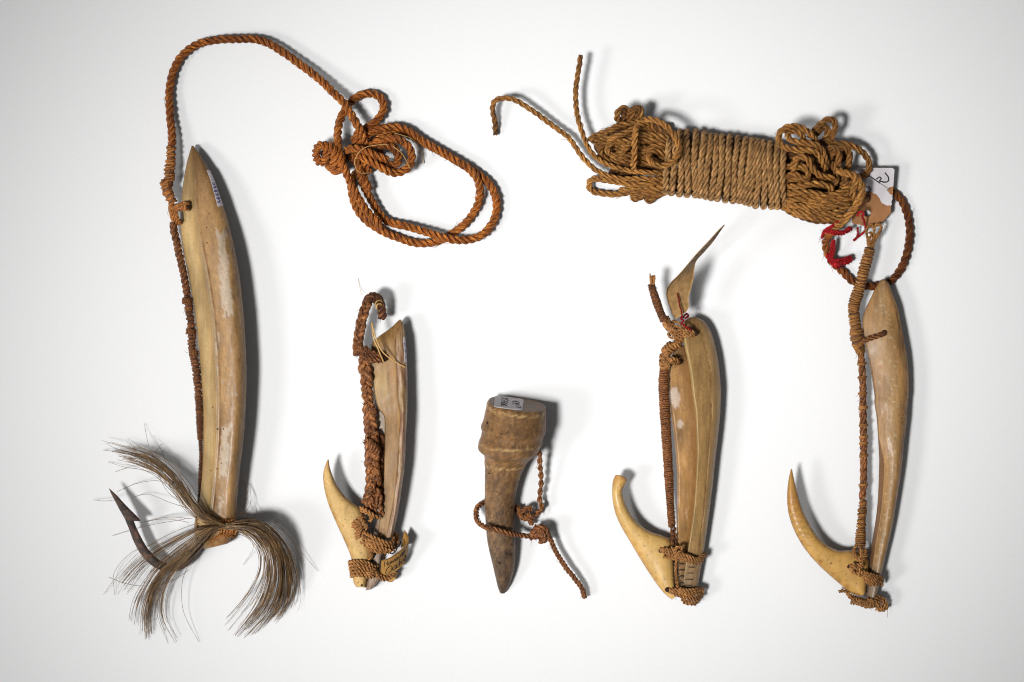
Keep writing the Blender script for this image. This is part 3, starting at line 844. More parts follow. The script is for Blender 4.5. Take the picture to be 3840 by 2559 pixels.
# bone point
def bone_paint(sd, base, edge, spot=0.3):
    def f(u, t, x, y):
        n = fbm(x / 55, y / 55, sd); n2 = fbm(x / 16, y / 22, sd + 4); n3 = fbm(x / 7, y / 9, sd + 7)
        c = base * (1 + 0.10 * n + 0.06 * n2)
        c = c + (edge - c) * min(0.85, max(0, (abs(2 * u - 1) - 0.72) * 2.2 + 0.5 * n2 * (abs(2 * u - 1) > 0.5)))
        c = c + (edge - c) * min(0.7, max(0, (n2 - (0.55 - spot)) * 1.6))
        c = c + (lin(120, 80, 40) - c) * min(0.6, max(0, n3 - 0.55) * 3)
        c = c + (edge - c) * 0.6 * max(0, 1 - t / 0.09)
        return np.clip(c, 0.01, 0.92)
    return f
BL = b5([(176, 279), (150, 345), (138, 430), (150, 530), (178, 640), (215, 735), (262, 840), (312, 950), (355, 1050), (378, 1125), (382, 1220), (394, 1310), (418, 1350)])
BR = b5([(186, 279), (193, 335), (215, 405), (252, 490), (312, 575), (388, 642), (462, 705), (505, 850), (530, 980), (540, 1100), (520, 1220), (506, 1310), (497, 1352)])
mb = MB()
loft(mb, BL, BR, [(92, 92, 6, 6), (84, 84, 22, 18), (72, 72, 30, 26), (62, 60, 34, 30), (54, 54, 38, 34), (46, 46, 38, 30), (42, 42, 34, 28)], prof_e, 130, 26, 12, bone_paint(31, lin(226, 196, 140), lin(176, 120, 62), 0.12), 0.9, 31.0)
pnt = mb.build('bone_point', M['bone_b'], lure)
mb = MB()
for x, y, r_ in ((340, 1285, 3.4), (362, 1402, 4.4), (300, 1350, 2.5)):
    c = l2([(x, y)])[0]; pit('pit', pnt, [(c[0], c[1], 60), (c[0], c[1], 78.5), (c[0], c[1], 80.0)], [r_, r_, r_ * .4], M['hole'])
c = l2([(215, 445)])[0]; tube(mb, np.array([(c[0], c[1], 60), (c[0] + 1, c[1], 88), (c[0] + 1, c[1], 90.0)]), [11, 11, 8], 12)
mb.build('drill_hole', M['hole'], pnt)
# braided snood
mb = MB()
lump(mb, b5([(540, 100, 70), (548, 180, 76), (552, 260, 70)]), 22)
braid(mb, b4([(480, 760, 84), (500, 880, 86), (505, 1000, 84), (515, 1110, 80), (532, 1220, 74), (538, 1320, 70), (548, 1420, 72)]), 22, 78, 0.08, lump=0.3)
braid(mb, np.vstack([b4([(545, 1400, 76)]), b5([(552, 120, 86), (545, 210, 90), (558, 320, 84), (560, 430, 80), (548, 530, 84), (525, 610, 84), (560, 690, 70)])]), 26, 96, 0.06, lump=0.3)
braid(mb, b5([(600, 60, 60), (625, 110, 66), (622, 190, 62), (610, 280, 60), (612, 420, 60), (618, 560, 64), (600, 660, 66)]), 16, 60, 0.45)
for k in range(5):
    rope(mb, b5([(492 + k * 4, 150 + k * 22, 66), (505 + k * 12, 112 + k * 10, 104), (535 + k * 14, 130 + k * 12, 116), (545 + k * 12, 200 + k * 12, 110), (530 + k * 8, 270 + k * 10, 84)]), 8.5, 40, 2, 7, tint=0.05, fz=0.2)
for P in ([(540, 440, 100), (560, 500, 112), (600, 560, 108), (632, 640, 90)], [(575, 430, 100), (545, 520, 114), (510, 590, 108), (480, 640, 84)], [(470, 640, 78), (510, 600, 104), (560, 620, 108), (610, 680, 96), (630, 740, 80)], [(560, 560, 100), (600, 620, 104), (625, 700, 88)], [(500, 660, 84), (550, 680, 98), (590, 740, 86)]):
    rope(mb, b5(P), 11.5, 52, 2, 8, tint=0.04, fz=0.25, wob=1.6)
for sx in (-10, 8):
    rope(mb, b5([(545 + sx, 520, 96), (530 + sx * 2, 600, 110), (500 + sx * 3, 640, 100)]), 9, 40, 2, 7, tint=0.1, fz=0.2)
mb.build('braided_snood', M['dark_cord'], lure)
mb = MB()
braid(mb, b4([(432, 735, 78), (430, 660, 88), (438, 580, 96), (450, 500, 104), (470, 420, 112), (492, 345, 118), (515, 300, 118)]), 18.5, 70, 0.30)
rope(mb, b4([(505, 312, 112), (525, 268, 108), (560, 258, 100), (600, 275, 92), (622, 320, 84), (630, 380, 76), (634, 440, 66)]), 18, 60, tint=0.6, fz=0.2)
wrap(mb, b4([(530, 262, 106), (575, 262, 96), (606, 290, 90)]), 16, 3.2, 7, 6, 0.55, core=False)
for k in range(5):
    rope(mb, b4([(425 + k * 8, 690 + k * 14, 70), (470, 690 + k * 20, 108), (540, 715 + k * 20, 122), (605, 735 + k * 16, 120), (652, 755 + k * 8, 100)]), 7.5, 34, 2, 7, tint=0.15 + 0.12 * (k % 3), fz=0.2)
for k in range(4):
    rope(mb, b4([(425 + k * 20, 745, 60), (432 + k * 18, 700, 104), (455 + k * 16, 680, 106), (480 + k * 14, 720, 112), (480 + k * 10, 790, 86)]), 7.5, 34, 2, 7, tint=0.0, fz=0.25)
mb.build('snood_loop', M['dark_cord'], lure)
mb = MB()
c = b4([(648, 770)])[0]; tube(mb, np.array([(c[0], c[1], 90), (c[0], c[1], 108), (c[0], c[1], 111.0)]), [13, 13, 9], 12)
mb.build('line_hole', M['hole'], lure)
mb = MB()
for P, r_ in (([(546, 465, 128), (572, 570, 136), (620, 690, 138), (670, 748, 132), (742, 800, 122), (835, 850, 104)], 2.8), ([(548, 480, 122), (562, 600, 132), (603, 700, 136), (648, 808, 116)], 3.0), ([(570, 330, 118), (590, 292, 120), (622, 284, 112), (636, 300, 100)], 2.2), ([(584, 356, 112), (592, 322, 116), (618, 312, 110), (634, 324, 98)], 3.4)):
    tube(mb, curve(b4(P), n=26)[0], r_, 6, flat=0.5)
tube(mb, curve(b4([(432, 100, 3), (445, 170, 8), (462, 240, 30)]), n=12)[0], 0.7, 3)
mb.build('straw_fibre', M['straw'], lure)
# lashings
mb = MB()
lump(mb, l2([(480, 1200, 70), (600, 1190, 70), (720, 1250, 60)]), 14)
for k, y in enumerate((985, 1045, 1105, 1165, 1222)):
    dx = k * 8
    rope(mb, l2([(150 + dx, y + 20, 40), (170 + dx, y - 2, 76), (280, y - 12 + k * 2, 92), (400, y + k * 3, 94), (500, y + 36, 90), (570, y + 78 - k * 12, 82), (640, y + 90 - k * 26, 66)]), 7.6, 28, 2, 7, tint=0.05, fz=0.08, wob=0.6)
for P in ([(430, 1220, 90), (520, 1170, 98), (620, 1110, 80)], [(430, 1250, 84), (540, 1200, 96), (640, 1220, 88), (690, 1270, 70)], [(600, 1180, 80), (680, 1270, 86), (780, 1310, 80), (880, 1265, 72), (985, 1170, 54)], [(560, 1100, 88), (620, 1190, 90), (690, 1230, 80), (800, 1270, 80), (900, 1220, 66)]):
    rope(mb, l2(P), 6.8, 26, 2, 7, tint=0.0, fz=0.08, wob=0.6)
mb.build('lower_lashing', M['cord'], lure)
mb = MB()
lump(mb, l2([(430, 640, 86), (600, 690, 92), (780, 740, 88), (900, 720, 70)]), 17)
lump(mb, l2([(240, 400, 84), (320, 330, 92), (400, 290, 90)]), 13)
lump(mb, l2([(290, 560, 82), (310, 460, 92), (350, 360, 92)]), 11)
for P in ([(335, 430, 92), (480, 500, 112), (640, 580, 124), (780, 640, 118), (900, 635, 96), (950, 560, 70)],
          [(340, 480, 92), (440, 570, 104), (560, 600, 118), (700, 660, 122), (830, 700, 104), (930, 720, 80)],
          [(430, 630, 96), (560, 655, 112), (700, 715, 118), (850, 780, 104), (960, 745, 76)],
          [(440, 690, 92), (580, 720, 108), (720, 770, 110), (850, 800, 96), (900, 740, 70)],
          [(480, 745, 86), (600, 790, 100), (740, 820, 100), (850, 815, 80)],
          [(205, 395, 84), (225, 300, 104), (330, 235, 112), (420, 190, 100)], [(225, 400, 84), (260, 330, 106), (350, 280, 112), (430, 250, 100)],
          [(270, 590, 82), (265, 490, 104), (310, 390, 114), (350, 330, 112)], [(305, 580, 82), (300, 500, 104), (345, 400, 116), (375, 300, 112)],
          [(350, 150, 100), (378, 250, 118), (405, 330, 118), (440, 410, 96)], [(390, 230, 112), (425, 320, 116), (455, 400, 90)],
          [(340, 5, 92), (440, 62, 112), (520, 122, 118), (600, 178, 112), (695, 212, 92)], [(350, 50, 92), (450, 110, 108), (540, 170, 110), (500, 270, 96)],
          [(490, 945, 76), (500, 860, 92), (512, 790, 94), (440, 660, 94), (350, 600, 86)], [(520, 930, 70), (530, 850, 84), (540, 780, 80)], [(310, 610, 80), (380, 660, 90), (420, 700, 84)],
          [(940, 470, 40), (985, 560, 50), (975, 660, 52), (930, 740, 46)], [(965, 480, 34), (1000, 580, 44), (985, 680, 44)]):
    rope(mb, l2(P), 8.4, 32, 2, 7, tint=0.0, fz=0.08, wob=0.6)
mb.build('upper_lashing', M['cord'], lure)
mb = MB()
c = l2([(930, 1255)])[0]
loft(mb, l2([(770, 1300), (800, 1320), (860, 1350), (930, 1335)]), l2([(900, 1120), (950, 1140), (985, 1180), (985, 1260)]), (30, 30, 26, 22), prof_e, 16, 14, 8, bone_paint(37, lin(206, 168, 96), lin(150, 104, 50)), 0.6)
mb.build('bone_stub', M['bone_b'], lure)
# curled paper label
A = l2([(712, 958, 108), (800, 938, 118), (900, 890, 124), (1000, 822, 122), (1090, 742, 112), (1160, 668, 96), (1196, 595, 74), (1175, 500, 58), (1125, 420, 52)])
B = l2([(694, 1246, 62), (800, 1252, 70), (900, 1186, 72), (1010, 1116, 66), (1110, 1012, 54), (1165, 860, 42), (1190, 705, 28), (1130, 700, 20), (1060, 740, 18)])
mb = MB(); rd2 = ribbon(mb, A, B, 2.4, 60, 10)
lab = mb.build('paper_label', M['old_paper'], lure)
mb = MB()
lift = 2.3
sgn = 1 if np.cross(rd2(.3, .2) - rd2(.2, .2), rd2(.2, .3) - rd2(.2, .2))[2] > 0 else -1
write(mb, 'Hawaiian', lambda x, y: rd2(0.07 + x * 0.085, 0.10 + 0.28 * y, sgn * lift), 1.05)
write(mb, 'Oahu', lambda x, y: rd2(0.10 + x * 0.15, 0.46 + 0.40 * y, sgn * lift), 1.15)
mb.build('writing', M['ink'], lab)
mb = MB()
for P in ([(860, 800, 100), (880, 835, 104), (930, 830, 104), (975, 780, 104), (990, 730, 96), (940, 740, 96), (890, 770, 100)], [(990, 730, 96), (1040, 690, 80), (1060, 620, 60)]):
    tube(mb, curve(l2(P), n=26)[0], 2.6, 6)
mb.build('label_thread', M['ink'], lure)

# ================================================================== horn toggle with a cord
g = Z(1700, 1400, 1.742)
tog = thing('toggle', (1880, 1880), 'brown horn peg with ringed round head and cord looped round its shaft', 'toggle')
st = [((230, 176), (604, 226)), ((218, 196), (607, 246)), ((212, 235), (608, 280)), ((192, 312), (605, 345)), ((180, 350), (602, 388)), ((186, 372), (592, 408)), ((184, 395), (586, 424)), ((168, 455), (574, 462)), ((161, 488), (562, 508)), ((172, 508), (545, 530)),
      ((200, 532), (500, 566)), ((207, 600), (466, 610)), ((206, 720), (426, 720)), ((205, 850), (401, 850)), ((212, 1000), (399, 1000)), ((225, 1110), (405, 1100)), ((247, 1210), (404, 1200)), ((270, 1310), (394, 1290)), ((290, 1395), (368, 1380)), ((306, 1436), (338, 1436))]
Ls = g([s_[0] for s_ in st]); Rs = g([s_[1] for s_ in st])
D = by_length(catmull(np.c_[Ls, Rs], 8), n=130)[0]
phi = math.radians(14)
nr = 56
V, uv, pc = [], [], []
nt_ = len(D)
zc0 = None
for i in range(nt_):
    l, r_ = D[i, :3], D[i, 3:]
    t = i / (nt_ - 1)
    w = np.linalg.norm(r_ - l) / 2
    c = (l + r_) / 2
    c[2] = w * 0.97 + 3
    e1 = (r_ - l) / (2 * w)
    ax = np.array((e1[1], -e1[0], 0.0)); ax = ax if ax[1] < 0 else -ax      # towards the tip in plan
    e2 = np.array((0, 0, 1.0)) * math.cos(phi) + ax * math.sin(phi)
    for j in range(nr):
        th = 2 * math.pi * j / nr
        q = c + w * (math.cos(th) * e1 + math.sin(th) * e2)
        rg = max(math.exp(-((t - tr) / 0.013) ** 2) for tr in (0.205, 0.338))
        nn = 1 + 0.036 * rg * (0.6 + 0.8 * fbm(q[0] / 11, q[1] / 11, 43)) + 0.012 * fbm(q[0] / 40, q[1] / 60, 41) + 0.006 * fbm(q[0] / 9, q[1] / 12, 44)
        q = c + (q - c) * nn
        V.append(q); uv.append((j / nr, t))
        n1, n2, n3 = fbm(q[0] / 60, q[1] / 90, 45), fbm(q[0] / 14, q[1] / 30, 48), fbm(q[0] / 6, q[1] / 8, 51)
        base = lin(162, 126, 86) + (lin(126, 104, 84) - lin(162, 126, 86)) * min(1, max(0, (t - 0.33) * 2.2))
        k = base * (1 + 0.4 * n1 + 0.3 * n2 + 0.35 * n3)
        k = k + (lin(190, 158, 116) - k) * min(0.8, max(0, (n2 * 0.3 + n3 * 0.8 + n1 * 0.4)))
        tt = t + 0.006 * n2
        for tr, wd in ((0.026, 0.014), (0.205, 0.010), (0.338, 0.011)):  # pale worn ring edges; the top rim's also paints in a highlight
            k = k + (lin(250, 216, 160) - k) * max(0, 1 - abs(tt - tr) / wd) * min(1, max(0, 0.6 + 2.4 * n3))
        k = k + (lin(92, 62, 38) - k) * min(0.7, max(0, (n3 - 0.35) * 2))
        k = k + (lin(76, 60, 52) - k) * 0.45 * max(0, (t - 0.75) / 0.25)
        pc.append(np.clip(k, 0.01, 0.8))
F = []
for i in range(nt_ - 1):
    for j in range(nr):
        m_ = (j + 1) % nr
        F.append((i * nr + j, i * nr + m_, (i + 1) * nr + m_, (i + 1) * nr + j))
F.append(tuple((nt_ - 1) * nr + j for j in range(nr)))
mb = MB(); mb.add(V, F, uv, 0.0, np.array(pc))
# the sawn top face
c0 = np.mean(V[:nr], axis=0)
V2 = [c0]; F2 = []; pc2 = []
for k in range(1, 9):
    for j in range(nr):
        V2.append(c0 + (np.array(V[j]) - c0) * k / 8)
for q in V2:
    n2 = fbm(q[0] / 50, q[1] / 5, 61); n3 = fbm(q[0] / 12, q[1] / 12, 62)
    pc2.append(np.clip(lin(138, 104, 70) * (1 + 0.35 * n2 + 0.2 * n3), .01, .8))
for j in range(nr):
    m_ = (j + 1) % nr
    F2.append((0, 1 + m_, 1 + j))
    for k in range(7):
        F2.append((1 + k * nr + j, 1 + k * nr + m_, 1 + (k + 1) * nr + m_, 1 + (k + 1) * nr + j))
mb.add(V2, F2, None, 0.0, np.array(pc2))
peg = mb.build('peg', M['horn'], tog)
for p in peg.data.polygons:
    if p.index > len(F): p.use_smooth = False
mb = MB()
for x, y, r_, z in ((375, 882, 6, 112), (302, 1240, 8, 92), (222, 325, 7, 150), (232, 655, 4, 130), (315, 400, 4, 215), (352, 385, 4, 220), (345, 1180, 5, 104), (375, 1185, 6, 100)):
    c = g([(x, y)])[0]
    # drop each pit onto the nearest surface point
    VV = np.array(V); d = np.hypot(VV[:, 0] - c[0], VV[:, 1] - c[1]); near = np.argsort(d)[:12]; z = VV[near, 2].max()
    pit('pit', peg, [(c[0], c[1], z - 6), (c[0], c[1], z), (c[0], c[1], z + 1.0)], [r_ * .7, r_ * .7, r_ * .3], M['hole'])
# number sticker on the top face
T_ = Z(1800, 1470, 7.468)
nrm = -np.array((0, 0, 1.0)) * 0
va, vb = np.array(V[0]) - c0, np.array(V[nr // 4]) - c0
nrm = np.cross(va, vb); nrm /= np.linalg.norm(nrm); nrm = nrm if nrm[2] > 0 else -nrm
ea = va / np.linalg.norm(va); eb = np.cross(nrm, ea); eb = eb if eb[1] < 0 else -eb
def face_pt(a, b, lift=1.0):
    return c0 + ea * a + eb * b + nrm * lift
hw, hh, cx, cy, rc = 54, 88, -32, 8, 14
pts2 = []
for (sx, sy, a0) in ((1, 1, 0), (-1, 1, 90), (-1, -1, 180), (1, -1, 270)):
    for k in range(5):
        a = math.radians(a0 + k * 22.5)
        pts2.append((cx + sx * (hw - rc) + rc * math.cos(a), cy + sy * (hh - rc) + rc * math.sin(a)))
Vs = [face_pt(a, b, 1.8) for a, b in pts2] + [face_pt(a, b, 0.2) for a, b in pts2]
k = len(pts2)
Fs = [tuple(range(k)), tuple(range(2 * k - 1, k - 1, -1))] + [(i, (i + 1) % k, k + (i + 1) % k, k + i) for i in range(k)]
mb = MB(); mb.add(Vs, Fs)
lab = mb.build('number_sticker', M['paper'], peg, smooth=False)
mb = MB()
write(mb, '35500', lambda x, y: face_pt(-48 - 24 * y + 12, -64 + x * 33, 2.4), 1.5)
write(mb, '69', lambda x, y: face_pt(-8 - 26 * y + 16, -34 + x * 36, 2.4), 1.7)
write(mb, 'ST', lambda x, y: face_pt(8 - 20 * y + 8, 32 + x * 24, 2.4), 1.0)
mb.build('writing', M['ink'], lab)
# cord
mb = MB()
lump(mb, g([(515, 1050, 50), (560, 1050, 58), (605, 1055, 52)]), 14)
rope(mb, g([(470, 935, 40), (420, 900, 24), (370, 860, 12), (290, 836, 9), (225, 840, 14), (175, 862, 40), (147, 910, 66), (160, 965, 96), (208, 1005, 122), (270, 1022, 136), (340, 1040, 128), (400, 1054, 96), (450, 1062, 72), (510, 1070, 60), (570, 1068, 56)]), 10.5, 52, tint=0.12, fz=0.14)
rope(mb, g([(560, 1030, 70), (610, 1040, 66), (632, 1080, 60), (660, 1150, 56), (700, 1215, 54), (745, 1285, 52), (800, 1350, 46), (838, 1405, 40), (860, 1472, 34)]), 10, 46, tint=[0, 0.1, 0.05, 0.1, 0.2], fz=0.16)
for P in ([(510, 1085, 44), (520, 1035, 76), (560, 1005, 86), (605, 1020, 74), (618, 1062, 52)], [(535, 1000, 56), (575, 1030, 90), (590, 1075, 82), (565, 1105, 46)], [(560, 995, 56), (600, 1020, 84), (612, 1070, 66), (590, 1100, 40)]):
    rope(mb, g(P), 11, 50, tint=0.05, fz=0.12)
mb.build('cord', M['dark_cord'], tog)
mb = MB()
rope(mb, g([(556, 500, 120), (562, 560, 96), (572, 630, 74), (578, 710, 60), (566, 770, 52), (570, 820, 48), (580, 870, 44), (572, 900, 42), (530, 925, 42), (470, 940, 42)]), 10, 62, 2, 8, tint=0.0, fz=0.25, wob=2.2)
for P in ([(430, 900, 30), (440, 930, 66), (480, 945, 72), (520, 930, 56)], [(440, 950, 30), (455, 900, 66), (490, 880, 66), (510, 900, 50)], [(460, 960, 34), (490, 920, 74), (500, 970, 50), (515, 980, 30)], [(405, 875, 20), (430, 885, 40), (450, 930, 56), (500, 960, 60), (520, 950, 40)]):
    rope(mb, g(P), 10, 46, tint=0.2, fz=0.2)
mb.build('knotted_cord', M['dark_cord'], tog)

# ================================================================== hank of tan rope
hA = Z(2190, 380, 3.92); hB = Z(2880, 420, 3.41); hC = Z(2450, 400, 3.733); t1 = Z(1800, 150, 2.24); t2 = Z(2700, 350, 1.96)
hank = thing('rope_hank', (2730, 620), 'tan laid rope wound into a hank with loose ends at left', 'rope')
RR = 13.6
tops = [(205, 380), (300, 345), (395, 318), (490, 312), (610, 316), (712, 336), (792, 362), (882, 370), (982, 380), (1096, 386), (1200, 402), (1292, 420), (1382, 428), (1432, 438), (1482, 446), (1562, 456), (1650, 470), (1738, 486), (1800, 520)]
bots = [(185, 1236), (272, 1246), (362, 1268), (466, 1276), (566, 1286), (650, 1290), (735, 1304), (822, 1322), (900, 1334), (992, 1350), (1092, 1358), (1192, 1364), (1282, 1382), (1362, 1402), (1446, 1428), (1538, 1438), (1634, 1440), (1722, 1446), (1840, 1390)]
for i in range(len(tops)):
    T0, B0 = hC([tops[i]])[0], hC([bots[i]])[0]
    nx = min(i + 1, len(tops) - 1)
    T1 = hC([tops[nx]])[0] - T0 if nx != i else np.array((22.0, 0, 0))
    c = (T0 + B0) / 2; h = (T0 - B0) / 2
    hl = np.linalg.norm(h); hd = h / hl
    P = []
    zz = 80 + 3 * math.sin(i * 1.7); zh = 78 + 4 * math.sin(i * 2.3 + 1)
    for th in np.linspace(-0.45 * math.pi, 1.5 * math.pi, 17):
        cs, sn = math.cos(th), math.sin(th)
        k = 2 / 2.5
        x = -math.copysign(abs(cs) ** k, cs)     # -1 bottom edge of picture .. +1 top edge
        z = math.copysign(abs(sn) ** k, sn)
        p = c + hd * x * (hl - RR * 0.8)
        if th > math.pi:
            p = p + T1 * (th - math.pi) / (0.5 * math.pi) * 0.5
        if th < 0:
            p = p + T1 * (th) / (0.5 * math.pi) * 0.4
        p = p + np.array((4.5 * math.sin(2.2 * x + i), 0, 0))
        p[2] = max(zz + z * (zh - RR), RR * 0.9)
        P.append(p)
    mb = MB(); rope(mb, np.array(P), 12.9, 88 + 8 * math.sin(i * 3.1), 3, 9, tint=0.10 + 0.07 * math.sin(i * 2.1), fz=0.05, wob=0.9)
    mb.build('rope_turn', M['grey_rope'], hank)
def strand(name, P, r_=13.2, ti=0.05, pitch=86, mat='tan_rope', fz=0.07):
    P = np.array(P); P[:, 2] = np.maximum(P[:, 2] * 0.84, 13)
    mb = MB(); rope(mb, P, r_ * 0.97, pitch, 3, 9, tint=ti, fz=fz)
    return mb.build(name, M[mat], hank)
# loose ends
strand('loose_end', np.vstack([hA([(1250, 1060, 120), (1100, 1058, 140), (900, 1052, 150), (700, 1028, 150), (500, 985, 144), (340, 928, 136), (220, 858, 126), (120, 770, 118), (55, 670, 112)]), t1([(868, 810, 106), (832, 700, 100), (812, 600, 98), (803, 500, 100), (806, 400, 104), (820, 300, 108), (838, 200, 112), (846, 124, 114)])]), 10.9, [0, 0, 0, 0.05, 0.1, 0.2, 0.3, 0.5])
strand('loose_end', np.vstack([hA([(1250, 1150, 100), (1000, 1140, 118), (800, 1135, 124), (620, 1140, 120), (480, 1125, 112), (330, 1085, 104), (200, 1030, 96), (90, 940, 88), (0, 845, 82)]), t1([(750, 830, 72), (650, 750, 68), (540, 668, 70), (430, 588, 78), (325, 522, 90), (235, 494, 98), (160, 494, 96), (116, 522, 84), (109, 600, 60), (124, 700, 36), (127, 805, 20)])]), 10.9, [0, 0, 0, -0.05, -0.05, 0, 0.0, 0.05, 0.1, 0.3, 0.75])
# left end
lefts = [
 [(1250, 1250, 70), (1000, 1235, 92), (800, 1225, 100), (640, 1212, 98), (480, 1192, 88), (330, 1160, 76), (200, 1138, 64), (110, 1150, 52), (72, 1212, 40), (92, 1290, 32), (165, 1338, 28), (300, 1358, 30), (450, 1366, 40), (600, 1350, 58), (750, 1322, 76), (900, 1292, 86), (1050, 1280, 88), (1250, 1290, 80)],
 [(1250, 1330, 40), (1000, 1358, 40), (850, 1400, 40), (765, 1440, 36), (722, 1395, 34), (800, 1340, 40), (950, 1310, 60), (1200, 1300, 60)],
 [(1250, 1310, 50), (1080, 1385, 34), (965, 1468, 24), (912, 1440, 22), (960, 1385, 30), (1100, 1320, 40), (1250, 1280, 50)],
 [(880, 265, 196), (1000, 268, 214), (1120, 308, 226), (1230, 388, 234), (1312, 480, 238), (1372, 590, 238), (1392, 700, 238), (1372, 800, 238), (1312, 880, 236), (1220, 938, 232), (1120, 955, 224), (1030, 925, 214), (968, 868, 202), (955, 800, 190), (992, 752, 176), (1080, 750, 160), (1200, 790, 136)],
 [(1040, 420, 130), (950, 330, 160), (870, 330, 184), (800, 352, 200), (762, 420, 208), (748, 520, 210), (746, 630, 208), (745, 740, 204), (738, 850, 192), (730, 960, 168), (735, 1030, 130)],
 [(1250, 480, 120), (1000, 420, 140), (800, 312, 150), (670, 318, 148), (530, 350, 140), (400, 415, 130), (250, 480, 118), (130, 530, 106), (92, 565, 96), (130, 580, 88), (250, 556, 88), (380, 540, 92), (560, 520, 100), (900, 520, 110), (1250, 540, 110)],
 [(760, 400, 150), (680, 436, 166), (550, 486, 172), (440, 530, 168), (378, 570, 150), (420, 610, 130), (520, 640, 120), (700, 640, 120)],
 [(800, 560, 140), (640, 600, 152), (500, 590, 156), (410, 612, 152), (352, 670, 146), (352, 735, 142), (405, 790, 144), (500, 780, 152), (585, 730, 160), (660, 650, 160), (760, 620, 140)],
 [(1200, 900, 90), (900, 880, 104), (700, 880, 112), (500, 895, 112), (350, 868, 108), (258, 800, 100), (236, 710, 94), (280, 640, 88), (400, 590, 80), (700, 560, 80), (1200, 560, 90)],
 [(700, 760, 80), (500, 740, 80), (320, 760, 76), (215, 730, 70), (200, 660, 66), (260, 610, 60), (420, 560, 60), (900, 480, 60)],
 [(520, 340, 110), (488, 220, 140), (520, 132, 150), (598, 105, 150), (660, 150, 140), (668, 260, 120), (640, 350, 90)],
 [(560, 350, 90), (560, 240, 120), (590, 170, 132), (620, 200, 120), (610, 300, 90)],
 [(690, 330, 120), (708, 170, 160), (758, 96, 168), (820, 112, 166), (836, 200, 156), (820, 310, 130)],
 [(760, 330, 110), (768, 220, 140), (790, 160, 150), (800, 250, 130)],
 [(820, 500, 150), (950, 488, 150), (1080, 500, 150), (1260, 540, 140)],
 [(800, 590, 146), (950, 572, 150), (1080, 570, 150), (1260, 590, 140)],
 [(820, 690, 140), (950, 700, 146), (1050, 660, 156), (1260, 650, 140)],
 [(700, 780, 120), (850, 752, 134), (980, 700, 150), (1260, 700, 130)],
 [(500, 640, 120), (600, 590, 134), (700, 560, 140), (900, 540, 130), (1250, 500, 120)],
 [(420, 820, 110), (520, 830, 120), (620, 800, 126), (760, 800, 126), (960, 850, 126), (1250, 850, 120)],
 [(500, 920, 96), (700, 930, 104), (850, 910, 116), (1000, 900, 120), (1250, 920, 110)],
 [(380, 700, 90), (520, 690, 100), (700, 690, 104), (960, 620, 110), (1250, 620, 110)],
 [(900, 330, 130), (980, 400, 140), (1080, 470, 140), (1250, 520, 130)],
 [(860, 300, 120), (1000, 350, 130), (1150, 450, 130), (1280, 540, 120)],
 [(1250, 1180, 90), (1100, 1190, 104), (940, 1200, 112), (800, 1260, 104), (650, 1290, 90), (520, 1310, 70)],
 [(1250, 1300, 60), (1100, 1320, 70), (950, 1340, 74), (800, 1360, 66), (700, 1380, 50)],
]
tl = [0.0, 0.1, 0.15, -0.12, -0.05, 0.3, 0.05, 0.05, 0.35, 0.5, 0.45, 0.5, 0.4, 0.5, 0.25, 0.25, 0.2, 0.25, 0.3, 0.25, 0.4, 0.4, 0.4, 0.4, 0.1, 0.12]  # deeper strands tinted darker: shade of the tangle put into their colour
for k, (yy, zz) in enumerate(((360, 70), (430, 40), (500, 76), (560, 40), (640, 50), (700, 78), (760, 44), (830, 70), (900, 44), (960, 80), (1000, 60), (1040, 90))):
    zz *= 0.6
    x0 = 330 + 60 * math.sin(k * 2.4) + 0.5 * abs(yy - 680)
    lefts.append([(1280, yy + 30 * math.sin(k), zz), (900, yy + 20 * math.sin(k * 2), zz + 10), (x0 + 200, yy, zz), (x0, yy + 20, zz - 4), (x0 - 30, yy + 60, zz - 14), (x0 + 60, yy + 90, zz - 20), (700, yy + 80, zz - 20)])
    tl.append(0.6)  # low filler loops get a dark tint as painted shade
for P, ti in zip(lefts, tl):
    strand('rope_loop', hA(P), 13.0, ti + 0.08)
